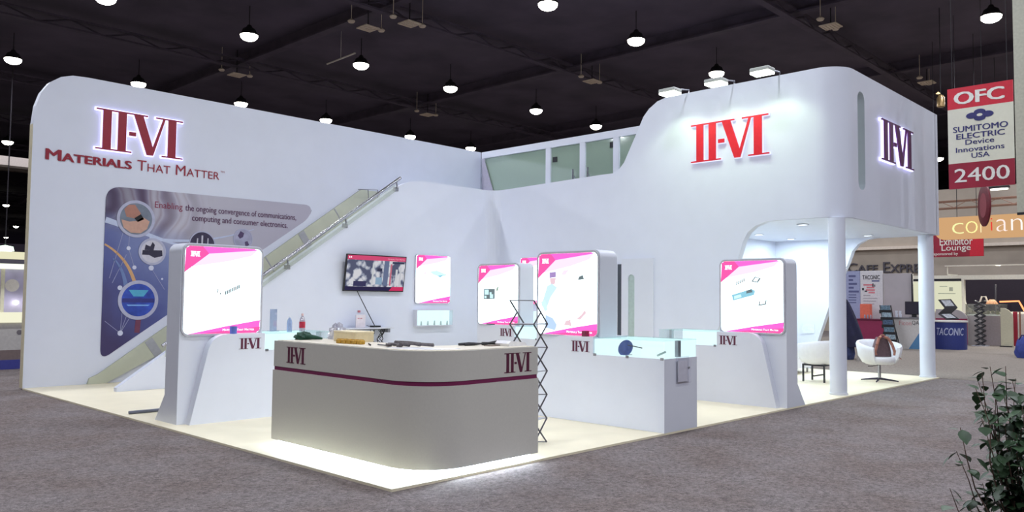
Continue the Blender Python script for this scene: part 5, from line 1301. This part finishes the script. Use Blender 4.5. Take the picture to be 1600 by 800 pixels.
lb('white_ledge', 488, 503, E('ledge_glow', (240, 238, 210), 1.05), -.5, .3); lb('counter_front', 503, 545, M('counter_grey', (200, 196, 190), .5), -.45, .3); lb('brown_band', 545, 560, M('band_brown', (128, 112, 108), .6), -.45, .3); lb('blue_band', 560, 577, M('band_blue', (66, 70, 150), .5), -.47, .3); lb('base', 577, 600, M('stand_base', (186, 176, 150), .7), -.43, .3)
cx, cz = pz(20, 446); mb = MB(); mb.prism(arc(cx, cz, .13, 0, 350, 30), XZ, Y+.04, Y+.049); obj('white_disc', mb, M('disc_white', (224, 218, 214), .5), t, world=True)
cx, cz = pz(25, 473); mb = MB(); mb.lathe([(0, -.05), (.05, -.02), (.05, .03), (0, .05)], (cx, Y+.0, cz), 14); obj('lamp', mb, E('stand_lamp', (255, 252, 236), 4), t, world=True)
cx, _ = pz(4.5, 450); mb = MB(); z1, z0 = pz(4, 420)[1], pz(4, 500)[1]; mb.box(cx-.03, cx+.03, Y-.0, Y+.05, z0, z1); obj('post', mb, CW, t, world=True)
cx, cz = pz(20, 518); mb = MB(); mb.prism(arc(cx, cz, .05, 0, 345, 23), XZ, Y-.455, Y-.4505); obj('emblem', mb, M('emblem_grey', (118, 112, 116), .6), t, world=True)
p = at(8, 391, 'Y', 30)
t = thing('flood_lamp', 'greenish glowing flood lamp low at the left edge above the lit stand', 'lamp', p)
mb = MB(); mb.lathe([(0, -.1), (.3, -.02), (.26, .14), (0, .2)], n=20); obj('glowing_head', mb, E('green_glow', (214, 250, 220), 3), t, smooth=50)
mb = MB(); mb.tube([(0, 0, .15), (0, 0, 11.0-p.z)], .02, 6); obj('stem', mb, M('stem_dark', (34, 30, 36), .9), t)

# ================================================================== plant
def plant():
    c = CAM+(FW*FPX+RT*(1634-800)-UP*(700-400)).normalized()*3.5; c.z = 0
    t = thing('potted_plant', 'leafy green potted fig plant at the lower right corner', 'plant', (c.x, c.y, -.02))
    rnd = random.Random(11); stems = MB(); leaves = MB(); n = 0
    def leaf(p, d, s):
        d = d.normalized(); a = Vector((0, 0, 1)); u = d.cross(a); u = u.normalized() if u.length > .05 else Vector((1, 0, 0)); nrm = u.cross(d)
        w = [0, .30, .42, .36, .17, 0]; L_ = [0, .2, .42, .66, .86, 1.05]; rows = []
        for k in range(6):
            q = p+d*(L_[k]*s)+nrm*(-.22*s*(L_[k]**2)); rows.append((leaves.bm.verts.new(q+u*w[k]*s+nrm*.1*s*w[k]), leaves.bm.verts.new(q-nrm*.05*s*w[k]), leaves.bm.verts.new(q-u*w[k]*s+nrm*.1*s*w[k])))
        for x, y in zip(rows, rows[1:]):
            leaves.bm.faces.new((x[0], x[1], y[1], y[0])); leaves.bm.faces.new((x[1], x[2], y[2], y[1]))
    left = Vector((-RT.x, -RT.y, 0)); fwd = Vector((-FW.x, -FW.y, 0))
    fringe = ((.31, 1.08), (.33, .86), (.29, .70), (.25, 1.22), (.27, .98), (.24, 1.12), (.30, .62), (.22, 1.27), (.27, .80), (.20, 1.18))
    for k in range(84):
        a = rnd.uniform(0, 2*PI); sp = .205*math.sqrt(rnd.random()); h = rnd.uniform(.62, 1.3)
        d0 = Vector((math.cos(a), math.sin(a), 0))*sp
        if k < len(fringe): d0 = left*fringe[k][0]+fwd*rnd.uniform(-.1, .1); h = fringe[k][1]
        pts = [Vector((rnd.uniform(-.03, .03), rnd.uniform(-.03, .03), .24))]
        for i in range(1, 9):
            f = i/8; pts.append(Vector((d0.x*f**.9, d0.y*f**.9, .24+(h-.24)*f**1.05))+Vector((rnd.uniform(-.014, .014), rnd.uniform(-.014, .014), 0)))
        stems.tube(pts, [.006-.0006*i for i in range(9)], 5)
        for i in range(2, 9):
            for _ in range(8 if k >= len(fringe) else (3 if i < 8 else 4)):
                aa = rnd.uniform(0, 2*PI); tw = Vector((math.cos(aa), math.sin(aa), 0))*.035*rnd.random()
                dd = Vector((math.cos(aa), math.sin(aa), rnd.uniform(-1.1, .7))); leaf(pts[i]+(pts[i-1]-pts[i])*rnd.random()+tw, dd, rnd.uniform(.028, .056))
    obj('stems', stems, M('stem_brown', (110, 88, 76), .8), t); obj('foliage', leaves, M('leaf_green', (58, 84, 56), .45, var=.45, scale=9), t, smooth=60)
    mb = MB(); mb.lathe([(0, 0), (.15, 0), (.19, .26), (.2, .28), (.18, .28), (.17, .22), (0, .22)], n=28); obj('pot', mb, M('pot_dark', (60, 54, 56), .5), t, smooth=40)
    mb = MB(); mb.lathe([(0, .225), (.168, .225)], n=20); obj('soil', mb, M('soil', (54, 44, 38), .9, var=.4, scale=60), t)
plant()
